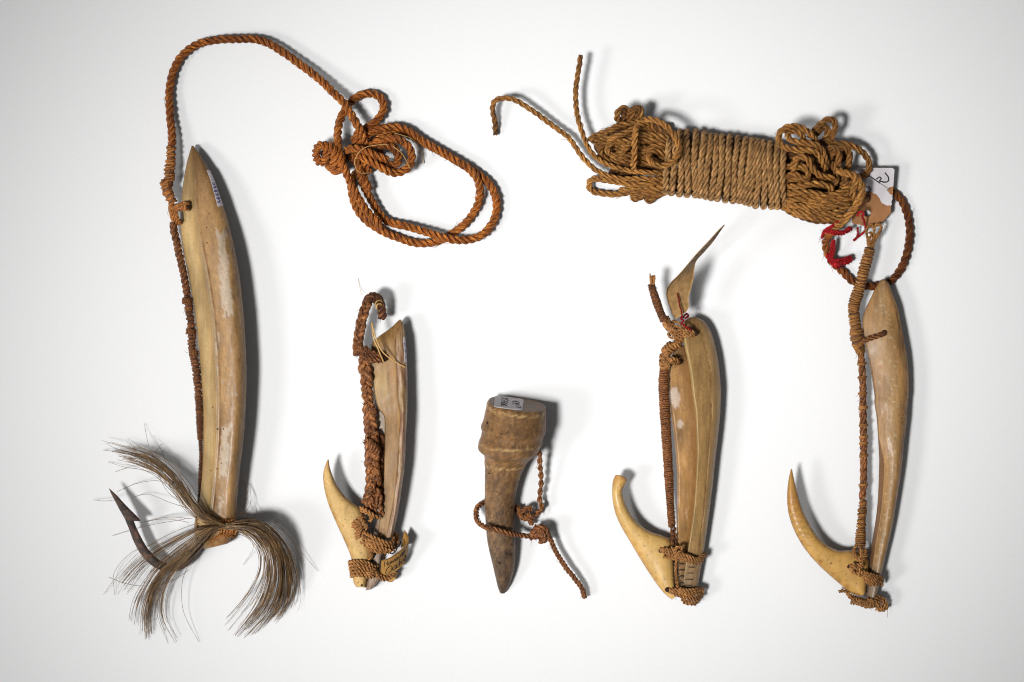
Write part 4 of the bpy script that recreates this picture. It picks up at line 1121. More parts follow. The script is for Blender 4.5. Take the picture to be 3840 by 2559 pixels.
# right end
rights = [  # second value is tint, raised on buried loops to paint shade in
 ([(640, 470, 170), (590, 350, 190), (520, 262, 206), (430, 206, 218), (340, 188, 224), (240, 200, 228), (162, 252, 230), (132, 322, 230), (152, 400, 228), (222, 455, 226), (340, 482, 226), (470, 488, 224), (575, 505, 218), (650, 560, 206), (700, 650, 186), (740, 740, 150)], -0.02),
 ([(480, 420, 190), (440, 320, 196), (390, 262, 198), (310, 244, 198), (250, 290, 202), (290, 355, 220), (400, 388, 226), (520, 398, 226), (620, 425, 220), (690, 490, 206), (725, 580, 186), (748, 680, 160)], 0.12),
 ([(300, 760, 150), (342, 660, 190), (372, 592, 206), (435, 572, 214), (500, 604, 212), (545, 682, 204), (592, 752, 196), (662, 812, 186), (750, 840, 172), (850, 842, 150)], -0.05),
 ([(520, 320, 130), (600, 230, 156), (690, 142, 170), (770, 98, 172), (836, 112, 166), (862, 175, 156), (842, 255, 142), (800, 350, 120)], 0.3),
 ([(560, 340, 120), (640, 262, 140), (705, 200, 150), (748, 200, 146), (760, 280, 130), (720, 360, 110)], 0.3),
 ([(700, 470, 110), (820, 432, 130), (930, 408, 132), (1050, 430, 124), (1160, 482, 112), (1242, 562, 100), (1288, 655, 90), (1282, 745, 82), (1232, 812, 78), (1140, 845, 80), (1000, 830, 90)], 0.38),
 ([(760, 620, 120), (820, 540, 140), (890, 475, 146), (965, 455, 142), (1022, 495, 130), (1042, 585, 114), (1022, 685, 102), (990, 770, 90)], 0.25),
 ([(700, 560, 150), (790, 470, 160), (860, 480, 156), (905, 560, 140), (900, 640, 126), (870, 720, 110)], 0.25),
 ([(200, 940, 120), (320, 955, 152), (440, 945, 160), (560, 925, 164), (690, 930, 158), (775, 960, 148), (812, 1010, 130), (790, 1060, 110)], 0.0),
 ([(180, 1030, 116), (300, 1035, 142), (450, 1028, 150), (600, 1045, 148), (740, 1070, 130), (860, 1090, 110)], 0.02),
 ([(420, 1180, 110), (560, 1145, 140), (680, 1110, 156), (800, 1070, 160), (920, 1030, 154), (1010, 975, 140), (1080, 890, 110)], -0.02),
 ([(170, 1110, 106), (300, 1118, 134), (440, 1105, 140), (580, 1110, 132), (680, 1150, 120), (800, 1190, 110)], -0.03),
 ([(500, 1230, 110), (640, 1190, 140), (760, 1150, 150), (900, 1115, 148), (1010, 1060, 134), (1070, 990, 110)], -0.04),
 ([(140, 1150, 90), (280, 1190, 118), (420, 1205, 130), (560, 1232, 132), (700, 1240, 132), (840, 1205, 138), (970, 1160, 130), (1070, 1100, 104)], 0.0),
 ([(140, 1190, 70), (300, 1255, 92), (440, 1290, 104), (580, 1312, 110), (720, 1310, 112), (860, 1290, 114), (970, 1250, 104), (1050, 1190, 84)], -0.05),
 ([(300, 1290, 60), (460, 1330, 80), (600, 1360, 84), (740, 1375, 80), (870, 1372, 76), (980, 1330, 70)], -0.02),
 ([(150, 1190, 30), (260, 1260, 30), (380, 1320, 28), (520, 1368, 26), (660, 1390, 24), (800, 1392, 30), (880, 1380, 40)], 0.6),
 ([(220, 830, 150), (330, 805, 166), (400, 830, 170), (470, 862, 172), (520, 830, 174), (512, 760, 172), (468, 712, 166), (390, 700, 160), (290, 740, 150)], 0.15),
 ([(200, 880, 130), (300, 860, 146), (400, 870, 150), (480, 880, 140)], 0.2),
 ([(180, 720, 140), (280, 690, 150), (380, 660, 150), (450, 650, 130)], 0.3),
 ([(440, 720, 130), (540, 860, 110), (700, 900, 100), (900, 900, 90)], 0.5),
 ([(600, 600, 110), (650, 700, 120), (720, 780, 110), (820, 860, 100)], 0.5),
 ([(820, 640, 120), (860, 740, 130), (880, 840, 120), (860, 940, 110)], 0.3),
 ([(880, 720, 110), (930, 760, 140), (985, 830, 150), (985, 900, 140), (930, 960, 120)], 0.25),
 ([(640, 400, 120), (760, 380, 130), (850, 400, 120), (950, 470, 100)], 0.35),
 ([(680, 440, 130), (760, 480, 140), (800, 560, 130), (760, 640, 120)], 0.3),
 ([(200, 560, 100), (400, 560, 110), (600, 560, 100), (760, 600, 90), (900, 700, 80)], 0.6),
 ([(200, 640, 90), (400, 700, 90), (640, 760, 80), (960, 860, 80), (1080, 960, 80)], 0.6),
 ([(200, 1000, 60), (500, 1080, 60), (800, 1120, 60), (1040, 1100, 60), (1080, 1000, 60), (900, 880, 50), (500, 700, 50)], 0.5),
 ([(200, 1060, 40), (500, 1180, 44), (800, 1230, 44), (1030, 1180, 50), (1070, 1090, 50)], 0.4),
]
for k, (yy, zz) in enumerate(((420, 60), (500, 50), (580, 80), (660, 50), (740, 70), (820, 50), (900, 90), (980, 80))):
    zz = 24 + zz * 0.45
    x1 = 880 + 90 * math.sin(k * 1.9)
    rights.append(([(120, yy + 120, zz), (300, yy + 60, zz + 10), (560, yy + 20 * math.sin(k * 3), zz), (x1, yy + 20, zz - 8), (x1 + 40, yy + 70, zz - 16), (x1 - 60, yy + 110, zz - 20), (500, yy + 100, max(13, zz - 20))], 0.6))  # filler under the loops, its shade put into the tint
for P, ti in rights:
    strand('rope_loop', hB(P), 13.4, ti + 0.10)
# the yellower strand at the right end and the dark bight that runs on below
mb = MB()
rope(mb, hB([(880, 740, 120), (980, 780, 150), (1080, 800, 160), (1125, 870, 156), (1112, 960, 148), (1085, 1030, 140), (1110, 1100, 120), (1120, 1180, 100)]), 14.5, 80, tint=-0.12, fz=0.2)
rope(mb, hB([(1090, 800, 140), (1165, 880, 150), (1208, 965, 150), (1195, 1075, 146), (1140, 1180, 140), (1062, 1290, 128), (980, 1380, 112), (885, 1460, 92), (820, 1530, 74)]), 15.5, 92, tint=-0.1, fz=0.2)
mb.build('rope_loop', M['tan_rope'], hank)
mb = MB()
rope(mb, t2([(850, 990, 84), (800, 1045, 62), (776, 1110, 40), (798, 1190, 26), (840, 1250, 20), (900, 1305, 19), (955, 1365, 18), (1000, 1392, 18), (1065, 1416, 18), (1130, 1418, 18), (1200, 1404, 18), (1272, 1368, 18), (1340, 1280, 18), (1378, 1170, 18), (1394, 1050, 18), (1388, 930, 18), (1352, 820, 18), (1300, 752, 18), (1250, 710, 18), (1160, 660, 20), (1060, 640, 26), (960, 640, 40)]), 15.8, 80, tint=[0.3, 0.35, 0.45, 0.65, 0.75, 0.8, 0.75, 0.68, 0.62, 0.6], fz=0.12)
mb.build('dark_bight', M['red_rope'], hank)

# red yarn tied round that rope
yarn = thing('red_yarn', (3100, 930), 'bright red yarn tied round the brown rope below the hank', 'yarn')
ry = Z(3050, 780, 7.84)
mb = MB()
for k in range(3):
    o_ = k * 9
    rope(mb, ry([(860, 300 + o_, 108), (700, 420 + o_, 96), (520, 550 + o_, 92), (360, 640 + o_, 86), (290, 760 + o_, 66), (250, 880 + o_, 40)], None), 5.5, 24, 2, 7, tint=0.1 * k - 0.05, fz=0.1)
for k in range(4):
    o_ = k * 22 - 30
    rope(mb, ry([(330, 690 + o_ * .6, 84), (480, 690 + o_, 98), (650, 740 + o_, 102), (820, 740 + o_, 92), (960, 690 + o_, 80), (1060, 620 + o_ * 1.3, 72), (1140, 610 + o_ * .4, 60)]), 5.5, 24, 2, 7, tint=0.08 * (k % 3) - 0.06, fz=0.12)
for k in range(4):
    o_ = k * 26 - 36
    rope(mb, ry([(600 + o_ * .5, 940, 60), (580 + o_, 1060, 66), (560 + o_, 1200, 62), (540 + o_, 1340, 58), (500 + o_, 1480, 54), (480 + o_, 1600, 50)]), 5.5, 24, 2, 7, tint=0.08 * (k % 3) - 0.06, fz=0.12)
mb.build('wrapping', M['red'], yarn)
mb = MB()
for k in range(5):
    o_ = k * 9 - 18
    rope(mb, t2([(800 + o_ * .6, 1180 + k * 4, 50), (815 + o_, 1215, 56), (850, 1245 + o_, 58), (900, 1240 + o_ * .9, 52), (945, 1225 + o_ * 1.2, 40), (968 + k * 2, 1212 + o_ * .5, 32)]), 6, 26, 2, 7, tint=0.10 * (k % 3), fz=0.16)
for k in range(3):
    rope(mb, t2([(790 + k * 14, 1200 + k * 16, 40), (830 + k * 12, 1262 - k * 4, 58), (870 + k * 8, 1285 - k * 8, 50), (890, 1262 - k * 14, 30)]), 6, 26, 2, 7, tint=0.15, fz=0.16)
mb.build('knot', M['red'], yarn)
mb = MB()
rope(mb, ry([(1330, 140, 130), (1400, 110, 134), (1470, 150, 130), (1480, 220, 124), (1420, 240, 118), (1470, 340, 100), (1510, 480, 70), (1530, 620, 46), (1500, 700, 30), (1400, 790, 16), (1300, 860, 10), (1190, 960, 6)]), 4.8, 22, 2, 6, fz=0.05)
rope(mb, ry([(1310, 560, 40), (1310, 700, 30), (1290, 820, 20), (1250, 900, 12), (1170, 970, 6)]), 5, 22, 2, 6, fz=0.05)
rope(mb, ry([(1330, 150, 130), (1300, 230, 120), (1340, 240, 116)]), 4.8, 22, 2, 6, fz=0.05)
mb.build('tail', M['red'], yarn)

# torn card tag
def sheet2d(name, outline, holes, z0, z1, mat, parent, reader, tilt=None):
    cu = bpy.data.curves.new(name, 'CURVE'); cu.dimensions = '2D'; cu.fill_mode = 'BOTH'; cu.extrude = 0.0
    for poly in [outline] + holes:
        sp = cu.splines.new('POLY'); P = reader(poly)
        sp.points.add(len(P) - 1); sp.use_cyclic_u = True
        for q, p in zip(sp.points, P): q.co = (p[0] - 3300, p[1] + 700, 0, 1)
    tmp = bpy.data.objects.new(name, cu); col.objects.link(tmp)
    dg = bpy.context.evaluated_depsgraph_get()
    me = bpy.data.meshes.new_from_object(tmp.evaluated_get(dg))
    bpy.data.objects.remove(tmp)
    V = np.array([v.co for v in me.vertices]) + (3300, -700, 0)
    F = [tuple(p.vertices) for p in me.polygons]
    bpy.data.meshes.remove(me)
    zz = tilt(V) if tilt else np.zeros(len(V))
    m = len(V)
    # drop duplicate coordinates so that the rim can be found
    key = {}; idx = []
    for i, v in enumerate(np.round(V[:, :2], 3)): idx.append(key.setdefault(tuple(v), i))
    F = [tuple(idx[i] for i in f) for f in F]
    F = [f for f in F if len(set(f)) == len(f)]
    nz = np.sign(np.mean([np.cross(V[f[1]] - V[f[0]], V[f[2]] - V[f[0]])[2] for f in F]))
    top, bot = V.copy(), V.copy(); top[:, 2] = zz + z1; bot[:, 2] = zz + z0
    up = F if nz > 0 else [tuple(reversed(f)) for f in F]
    FF = list(up) + [tuple(i + m for i in reversed(f)) for f in up]
    ed = {}
    for f in up:
        for a, b in zip(f, f[1:] + f[:1]): ed[(a, b)] = 1
    for (a, b) in list(ed):
        if (b, a) not in ed: FF.append((b, a, a + m, b + m))
    mb = MB(); mb.add(np.vstack([top, bot]), FF)
    return mb.build(name, M[mat], parent, smooth=False)
def ragged(P, amp, step, seed):
    q = np.random.default_rng(seed)
    out = []
    for a, b in zip(P, P[1:]):
        n = max(1, int(math.hypot(b[0] - a[0], b[1] - a[1]) / step))
        for k in range(n):
            out.append((a[0] + (b[0] - a[0]) * k / n + q.normal(0, amp), a[1] + (b[1] - a[1]) * k / n + q.normal(0, amp)))
    return out + [P[-1]]
ct = thing('card_tag', (3290, 720), 'torn brown and white card tag with pen marks at the hank', 'tag')
def lift_tag(V):
    return 44 + 0.10 * (V[:, 0] - 3250) + 0.05 * (V[:, 1] + 720)
ell = lambda cx, cy, a, b, n=20: [(cx + a * math.cos(k * 2 * math.pi / n), cy + b * math.sin(k * 2 * math.pi / n)) for k in range(n)]
body = [(1010, 712), (1598, 716), (1620, 742), (1596, 1050)] + ragged([(1590, 1060), (1566, 1300)], 4, 22, 3) + ragged([(1566, 1300), (1450, 1425), (1432, 1465), (1335, 1488), (1200, 1452), (1070, 1420)], 4, 18, 4) + [(1085, 1250), (1050, 1000)]
base = sheet2d('card', body, [ell(1270, 1300, 46, 42), ell(1400, 1535, 1, 1)][:1], 0, 4, 'card', ct, hB, lift_tag)
face = [(1012, 714), (1596, 718), (1618, 742), (1602, 960)] + ragged([(1602, 955), (1555, 965), (1522, 990), (1545, 1040), (1590, 1065)], 5, 14, 5) + ragged([(1592, 1070), (1578, 1195), (1555, 1205), (1490, 1190), (1450, 1150), (1420, 1100), (1388, 1050), (1310, 1020), (1230, 1030), (1120, 1010), (1050, 990)], 6, 12, 6)
sheet2d('paper_face', face, [], 4.1, 6.2, 'paper', ct, hB, lift_tag)
def on_tag(x, y, dz=7.0):
    p = hB([(x, y)])[0]; p[2] = lift_tag(p[None])[0] + dz; return p
mb = MB()
for stq, r_ in (([(1292, 818), (1350, 856), (1430, 912)], 2.2), ([(1430, 912), (1490, 950), (1555, 990)], 0.9), ([(1386, 862), (1420, 835), (1448, 850), (1425, 885), (1440, 890), (1500, 900), (1540, 880), (1535, 830), (1495, 780)], 2.4), ([(1240, 985), (1262, 958), (1300, 972), (1304, 1010), (1275, 1028), (1240, 1015)], 1.7)):
    tube(mb, curve(np.array([on_tag(*p) for p in stq]), n=24)[0], r_, 5)
tube(mb, curve(np.array([on_tag(x, y, 5.0) for x, y in [(1285, 1050), (1306, 1085), (1295, 1135), (1268, 1155)]]), n=14)[0], 2.0, 5)
tube(mb, curve(np.array([on_tag(x, y, 5.0) for x, y in [(1250, 1110), (1262, 1080), (1285, 1065)]]), n=14)[0], 1.2, 5)
mb.build('writing', M['ink'], ct)

# ================================================================== lure with two shell plates and a knobbed bone point
d3 = Z(2300, 800, 2.24); d4 = Z(2200, 1500, 1.96)
lure = thing('fishing_lure', (2600, 1750), 'lure of two shell plates with knobbed bone point and twisted parchment tag', 'lure', 'fishing lures')
L = np.vstack([d3([(640, 878), (600, 905), (586, 985), (590, 1080), (610, 1180), (630, 1280), (650, 1400), (660, 1500)]), d4([(795, 80), (802, 180), (808, 300), (810, 420), (801, 600), (786, 800), (766, 950), (742, 1100), (722, 1230), (706, 1340), (700, 1420)])])
R = np.vstack([d3([(705, 874), (765, 908), (815, 985), (846, 1075), (868, 1170), (884, 1260), (898, 1390), (906, 1500)]), d4([(983, 80), (975, 180), (962, 310), (946, 440), (929, 610), (906, 800), (886, 950), (864, 1100), (842, 1230), (824, 1340), (812, 1420)])])
def prof4(u, t):
    if u < 0.06: z = 0.55 * (u / 0.06) ** 0.6
    else: z = 0.55 + 0.40 * ((u - 0.06) / 0.62) ** 0.9 if u < 0.68 else 0.95 - 0.42 * ((u - 0.68) / 0.32) ** 3
    return z - 0.06 * math.exp(-((u - 0.64 - 0.03 * math.sin(t * 9)) / 0.016) ** 2)
def paint4(sd, crack=True, tone=(176, 144, 100), rim=(198, 166, 124)):
    def f(u, t, x, y):
        n = fbm(x / 40, y / 170, sd); n2 = fbm(x / 9, y / 80, sd + 3); n3 = fbm(x / 10, y / 14, sd + 6)
        tan = lin(*tone)
        c = tan * (1 + 0.34 * n + 0.22 * n2 + 0.14 * n3)
        if crack:
            w = min(1, max(0, (u - 0.66) / 0.1))
            c = c + (lin(*rim) - c) * w * (0.75 + 0.4 * n2)
            cr = 0.64 + 0.03 * math.sin(t * 9) + 0.03 * fbm(x / 30, y / 40, sd + 9)
            c = c + (lin(96, 60, 32) - c) * max(0, 1 - abs(u - cr) / 0.035) * min(1, max(0, 0.55 + 2 * n3))
        if u < 0.09: c = c + (lin(214, 190, 140) - c) * 0.6
        c = c + (lin(120, 86, 52) - c) * 0.5 * max(0, 1 - t / 0.06)
        c = c + (lin(146, 128, 116) - c) * 0.8 * max(0, (t - 0.86) / 0.14)
        if u > 0.975: c = c * 0.7
        return np.clip(c, .01, .9)
    return f
mb = MB()
pt4 = loft(mb, L, R, [(78, 48, 22, 20), (96, 44, 46, 30), (104, 44, 54, 30), (104, 44, 54, 30), (92, 40, 50, 28), (70, 36, 40, 24), (48, 32, 24, 20)], prof4, 180, 38, 10, paint4(71), 1.0, 71.0)
fs = mb.build('front_plate', M['shell'], lure)
mb = MB()      # notches across the lower end
for k, y in enumerate((1180, 1228, 1272, 1318, 1362)):
    for x0, x1 in ((738, 798),):
        P = d4([(x0 - k * 6, y, 78 - k * 3), ((x0 + x1) / 2 - k * 6, y + 3, 83 - k * 3), (x1 - k * 6, y + 2, 80 - k * 3)])
        pit('notch', fs, P, 1.8 + 0.8 * (k % 2), M['notch'], 6)
L = np.vstack([d3([(540, 1112), (492, 1180), (470, 1260), (462, 1350), (461, 1450)]), d4([(608, 40), (622, 140), (641, 280), (655, 420), (664, 560), (666, 700), (662, 850), (660, 1000), (668, 1150), (672, 1300), (676, 1400)])])
R = np.vstack([d3([(600, 1112), (640, 1180), (665, 1260), (690, 1350), (700, 1450)]), d4([(840, 40), (850, 140), (850, 280), (850, 420), (842, 560), (828, 700), (806, 850), (780, 1000), (750, 1150), (735, 1300), (728, 1400)])])
def prof4b(u, t):
    return 0.9 * min(1, u / 0.07) ** 0.6 + 0.1 * math.sin(u * 3)
def paint4b(u, t, x, y):
    n = fbm(x / 40, y / 120, 81); n2 = fbm(x / 9, y / 50, 83)
    c = lin(190, 148, 96) * (1 + 0.4 * n + 0.22 * n2)
    w = max(0, 1 - math.hypot((x - 2532) / 24, (y - 1490) / 46)) + max(0, 1 - math.hypot((x - 2550) / 14, (y - 1590) / 24)) * 0.8
    c = c + (lin(228, 212, 210) - c) * min(0.9, max(0, w + 0.25 * n2 - 0.12) * 6)
    c = c + (lin(168, 122, 72) - c) * max(0, min(0.7, (u - 0.42) * 2.4 + 0.4 * n))
    c = c + (lin(116, 84, 60) - c) * 0.7 * max(0, 1 - t / 0.13)
    c = c + (lin(150, 132, 120) - c) * 0.8 * max(0, (t - 0.84) / 0.16)
    return np.clip(c, .01, .9)
mb = MB()
pt4b = loft(mb, L, R, [(40, 30, 30, 20), (44, 34, 34, 28), (44, 34, 34, 28), (42, 30, 30, 28), (36, 28, 26, 22)], prof4b, 150, 26, 8, paint4b, 0.9, 81.0)
bp = mb.build('back_plate', M['shell'], lure)
mb = MB()
for k, y in enumerate((1205, 1250, 1298, 1345, 1380)):
    pit('notch', bp, d4([(682, y, 66), (700, y + 2, 68), (712 + 5 * (k % 2), y + 4, 68)]), 2.4 + 0.9 * ((k + 1) % 2), M['notch'], 6)
BL = d4([(212, 552), (194, 590), (186, 670), (192, 752), (213, 842), (256, 937), (312, 1033), (376, 1140), (441, 1245), (511, 1350), (572, 1425), (628, 1470)])
BR = d4([(262, 556), (298, 592), (264, 668), (284, 757), (326, 843), (392, 918), (474, 970), (562, 1000), (622, 1040), (640, 1180), (648, 1330), (662, 1440)])
mb = MB()
loft(mb, BL, BR, [(80, 84, 20, 18), (80, 80, 26, 24), (72, 72, 32, 30), (62, 60, 34, 32), (54, 54, 36, 34), (48, 48, 36, 32), (46, 46, 30, 28)], prof_e, 130, 26, 12, bone_paint(91, lin(226, 192, 128), lin(182, 124, 58), 0.02), 0.6, 91.0)
pnt = mb.build('bone_point', M['bone'], lure)
mb = MB()
for x, y, r_ in ((543, 1108, 11), (592, 1396, 9)):
    c = d4([(x, y)])[0]; pit('drill_hole', pnt, [(c[0], c[1], 70), (c[0], c[1], 86), (c[0], c[1], 89.0)], [r_, r_, r_ * .7], M['hole'], 12)
for y in range(1190, 1400, 26):
    c = d4([(634 + (y - 1190) * .05, y)])[0]; pit('pit', pnt, [(c[0], c[1], 55), (c[0], c[1], 71), (c[0], c[1], 72.0)], [2.4, 2.4, 1], M['hole'], 6)
# wrapped snood
mb = MB()
wrap(mb, d3([(318, 600, 150), (345, 690, 138), (372, 770, 124), (402, 850, 112), (428, 900, 104)]), [11, 11.5, 12, 13], 3.0, 6.6, 6, 0.42, core_tint=0.9, jit=0.15)
wrap(mb, np.vstack([d3([(432, 1290, 80), (426, 1380, 78), (424, 1480, 76)]), d4([(572, 20, 74), (582, 200, 74), (594, 400, 74), (606, 600, 76), (617, 800, 80), (627, 925, 84)])]), [16, 16.5, 16, 14.5, 13, 12, 10.5], 2.9, 6.6, 6, 0.0, core_tint=1.0, jit=0.12, tilt=-0.35)
rope(mb, d4([(622, 915, 88), (628, 1000, 92), (634, 1080, 92), (640, 1110, 84)]), 7, 40, 2, 7, tint=0.4, fz=0.1)
rope(mb, d4([(640, 915, 84), (648, 1000, 86), (656, 1080, 84)]), 6, 40, 2, 7, tint=0.45, fz=0.1)
mb.build('snood', M['dark_cord'], lure)
mb = MB()
for k in range(6):
    q = np.random.default_rng(900 + k)
    tube(mb, curve(d3([(318 + k * 3, 605, 150), (312 + k * 7, 560, 154 + q.uniform(-6, 8)), (308 + k * 8, 515 + q.uniform(-8, 14), 156 + q.uniform(-6, 8))]), n=8)[0], np.linspace(5, 2.6, 8), 6, 0.1)
lump(mb, d3([(430, 900, 92), (490, 970, 104), (560, 1030, 96), (580, 1070, 84)]), 20)
lump(mb, d3([(560, 1010, 112), (620, 1008, 122), (680, 1016, 116)]), 15)
wrap(mb, d3([(565, 1090, 92), (500, 1112, 100), (446, 1160, 100), (428, 1220, 98), (434, 1300, 82)]), [11, 14, 15, 14, 11], 4.6, 10, 7, 0.05, core_tint=0.4, jit=0.5, tilt=0.55)
lump(mb, d3([(450, 1230, 96), (500, 1240, 100), (545, 1256, 88)]), 13)
for k in range(7):
    o_ = (k - 3) * 13
    rope(mb, d3([(412 + k * 7, 880 - k * 2, 84), (440 + k * 9, 930 + o_ * .15, 116), (500 + k * 5, 990 + o_ * .25, 126), (560 + o_ * .2, 1050 - k * 7, 108), (585, 1085 - k * 20, 80)]), 6.4, 28, 2, 7, tint=0.06 + 0.1 * (k % 3), fz=0.06)
for k in range(5):
    rope(mb, d3([(455 + k * 10, 1010 - k * 26, 92), (500 + k * 10, 1050 - k * 34, 128), (560 + k * 6, 1010 - k * 22 + 30, 128), (580, 1065 - k * 8, 96)]), 6.2, 28, 2, 7, tint=0.12, fz=0.12)
for k in range(4):
    rope(mb, d3([(560, 975 + k * 20, 126), (610, 980 + k * 16, 142), (660, 992 + k * 12, 140), (690, 1010 + k * 2, 120)]), 6.4, 26, 2, 7, tint=0.03, fz=0.12)
for k in range(6):
    rope(mb, d3([(575 - k * 12, 1070 + k * 6, 96), (520 - k * 10, 1090 + k * 8, 112), (450 - k * 6 + 14, 1130 + k * 14, 112), (415 + k * 9, 1200 + k * 6, 108), (420 + k * 9, 1270 + k * 4, 96), (428 + k * 3, 1310, 80)]), 6.4, 28, 2, 7, tint=0.05 + 0.08 * (k % 3), fz=0.12)
for k in range(4):
    rope(mb, d3([(440 + k * 6, 1270 - k * 26, 108), (480, 1230 + k * 8 - 10, 122), (520, 1225 + k * 13, 116), (550, 1248 + k * 3, 92)]), 6.2, 26, 2, 7, tint=0.03, fz=0.12)
mb.build('snood_knot', M['cord'], lure)
mb = MB()
for x, y, z in ((684, 1012, 131), (552, 1252, 92)):
    c = d3([(x, y)])[0]; pit('line_hole', lure, [(c[0], c[1], z - 40), (c[0], c[1], z), (c[0], c[1], z + 2.0)], [10, 10, 7], M['hole'], 12)
# lashings
mb = MB()
for k in range(4):
    o_ = k * 11 - 16
    rope(mb, d4([(540, 1100 + o_ * .3, 86), (585, 1112 + o_, 102), (640, 1136 + o_, 106), (700, 1150 + o_ * 1.1, 112), (760, 1172 + o_ * 1.1, 112), (815, 1186 + o_, 100), (852, 1158 + o_, 82), (872, 1132 + o_ * .4, 46)]), 6.4, 26, 2, 7, tint=0.04 * k, fz=0.1, wob=0.7)
for P in ([(640, 1150, 100), (655, 1100, 118), (680, 1080, 120), (698, 1105, 112), (670, 1130, 118), (640, 1120, 100)], [(625, 1080, 100), (650, 1120, 118), (640, 1165, 104), (560, 1150, 92)]):
    rope(mb, d4(P), 6.6, 28, 2, 7, fz=0.1)
mb.build('upper_lashing', M['cord'], lure)
mb = MB()
rope(mb, d4([(658, 1150, 98), (656, 1220, 84), (660, 1300, 82), (668, 1400, 84)]), 6.2, 28, 2, 7, fz=0.1)
for k in range(5):
    o_ = k * 13 - 26
    rope(mb, d4([(590, 1395 + o_ * .15, 76), (640, 1410 + o_ * .5, 90), (700, 1422 + o_, 92), (760, 1432 + o_ * 1.3, 88), (810, 1432 + o_ * 1.6, 78), (840, 1420 + o_ * 1.2, 52), (846, 1410 + o_, 26)]), 6.4, 26, 2, 7, tint=0.04 * k, fz=0.1, wob=0.7)
for P in ([(800, 1495, 30), (815, 1450, 62), (830, 1400, 70), (850, 1400, 52), (848, 1440, 34)], [(700, 1450, 40), (735, 1478, 60), (785, 1495, 56), (825, 1468, 40)], [(670, 1430, 80), (690, 1390, 96), (680, 1440, 90)], [(690, 1430, 60), (720, 1490, 44), (790, 1502, 36), (812, 1480, 30)]):
    rope(mb, d4(P), 6.6, 28, 2, 7, tint=0.1, fz=0.1)
mb.build('lower_lashing', M['cord'], lure)
# twisted parchment tag tied on with red thread
A = d3([(520, 890, 150), (488, 830, 168), (455, 735, 200), (446, 655, 230), (480, 588, 262), (545, 522, 292), (620, 436, 330), (705, 335, 362), (800, 235, 392), (872, 155, 414), (930, 98, 430)])
B = d3([(612, 828, 150), (634, 785, 160), (632, 705, 180), (655, 622, 196), (672, 545, 206), (680, 455, 216), (700, 395, 226), (775, 312, 250), (836, 240, 290), (886, 168, 340), (935, 99, 400)])
mb = MB(); rd4 = ribbon(mb, A, B, 2.4, 70, 12)
pg = mb.build('parchment_tag', M['grey_paper'], lure)
mb = MB()
q = np.random.default_rng(77)
for row in (0.18, 0.42, 0.68):
    a = 0.53
    while a < 0.93:
        ln_ = q.uniform(0.02, 0.05)
        for sgn in (1, -1):
            P = np.array([rd4(a + ln_ * w, row + q.uniform(-0.035, 0.035), sgn * 1.6) for w in np.linspace(0, 1, 6)])
            tube(mb, P, 0.8, 4)
        a += ln_ + q.uniform(0.006, 0.02)
mb.build('writing', M['ink'], pg)
mb = MB()
rope(mb, d3([(535, 672, 216), (552, 745, 200), (566, 810, 184), (578, 870, 168)]), 3.4, 16, 2, 6, tint=0.5, fz=0)
rope(mb, d3([(578, 865, 168), (566, 885, 160), (590, 905, 156), (572, 925, 150), (600, 940, 148), (625, 965, 152), (655, 990, 146)]), 4.2, 18, 2, 6, tint=0.2, fz=0.05)
rope(mb, d3([(580, 880, 150), (604, 850, 156), (622, 850, 152), (628, 872, 146), (600, 885, 146)]), 4.4, 18, 2, 6, tint=0.75, fz=0.05)
mb.build('red_thread', M['red'], lure)

# ================================================================== right-hand lure: plain shank, long curved bone point
f5 = Z(3000, 800, 1.96); f6 = Z(2900, 1500, 1.845)
lure = thing('fishing_lure', (3300, 1750), 'lure with long ribbed curved bone point and wrapped snood, below the hank', 'lure', 'fishing lures')
L = np.vstack([f5([(598, 488), (560, 540), (520, 622), (480, 705), (457, 775), (455, 860), (472, 950), (496, 1042), (520, 1160), (538, 1270), (548, 1350)]), f6([(699, 20), (715, 130), (723, 250), (732, 400), (730, 520), (722, 700), (705, 850), (684, 970), (672, 1070), (662, 1180), (648, 1290), (640, 1378)])])
R = np.vstack([f5([(622, 488), (650, 512), (684, 600), (718, 695), (735, 775), (752, 860), (768, 950), (784, 1040), (796, 1160), (799, 1270), (798, 1350)]), f6([(930, 20), (922, 150), (907, 280), (893, 420), (880, 530), (855, 690), (830, 840), (802, 975), (778, 1075), (752, 1190), (728, 1300), (708, 1382)])])
def prof5(u, t):
    bev = 0.03 if t < 0.5 else 0.03 + 0.20 * min(1, (t - 0.5) / 0.08)
    if u < bev: z = 0.62 * (u / bev) ** 0.8
    else:
        w = (u - bev) / (1 - bev)
        z = 0.62 + 0.36 * math.sin(min(1, w * 1.5) * math.pi / 2)
        z -= 0.45 * max(0, (w - 0.62) / 0.38) ** 3
    return z
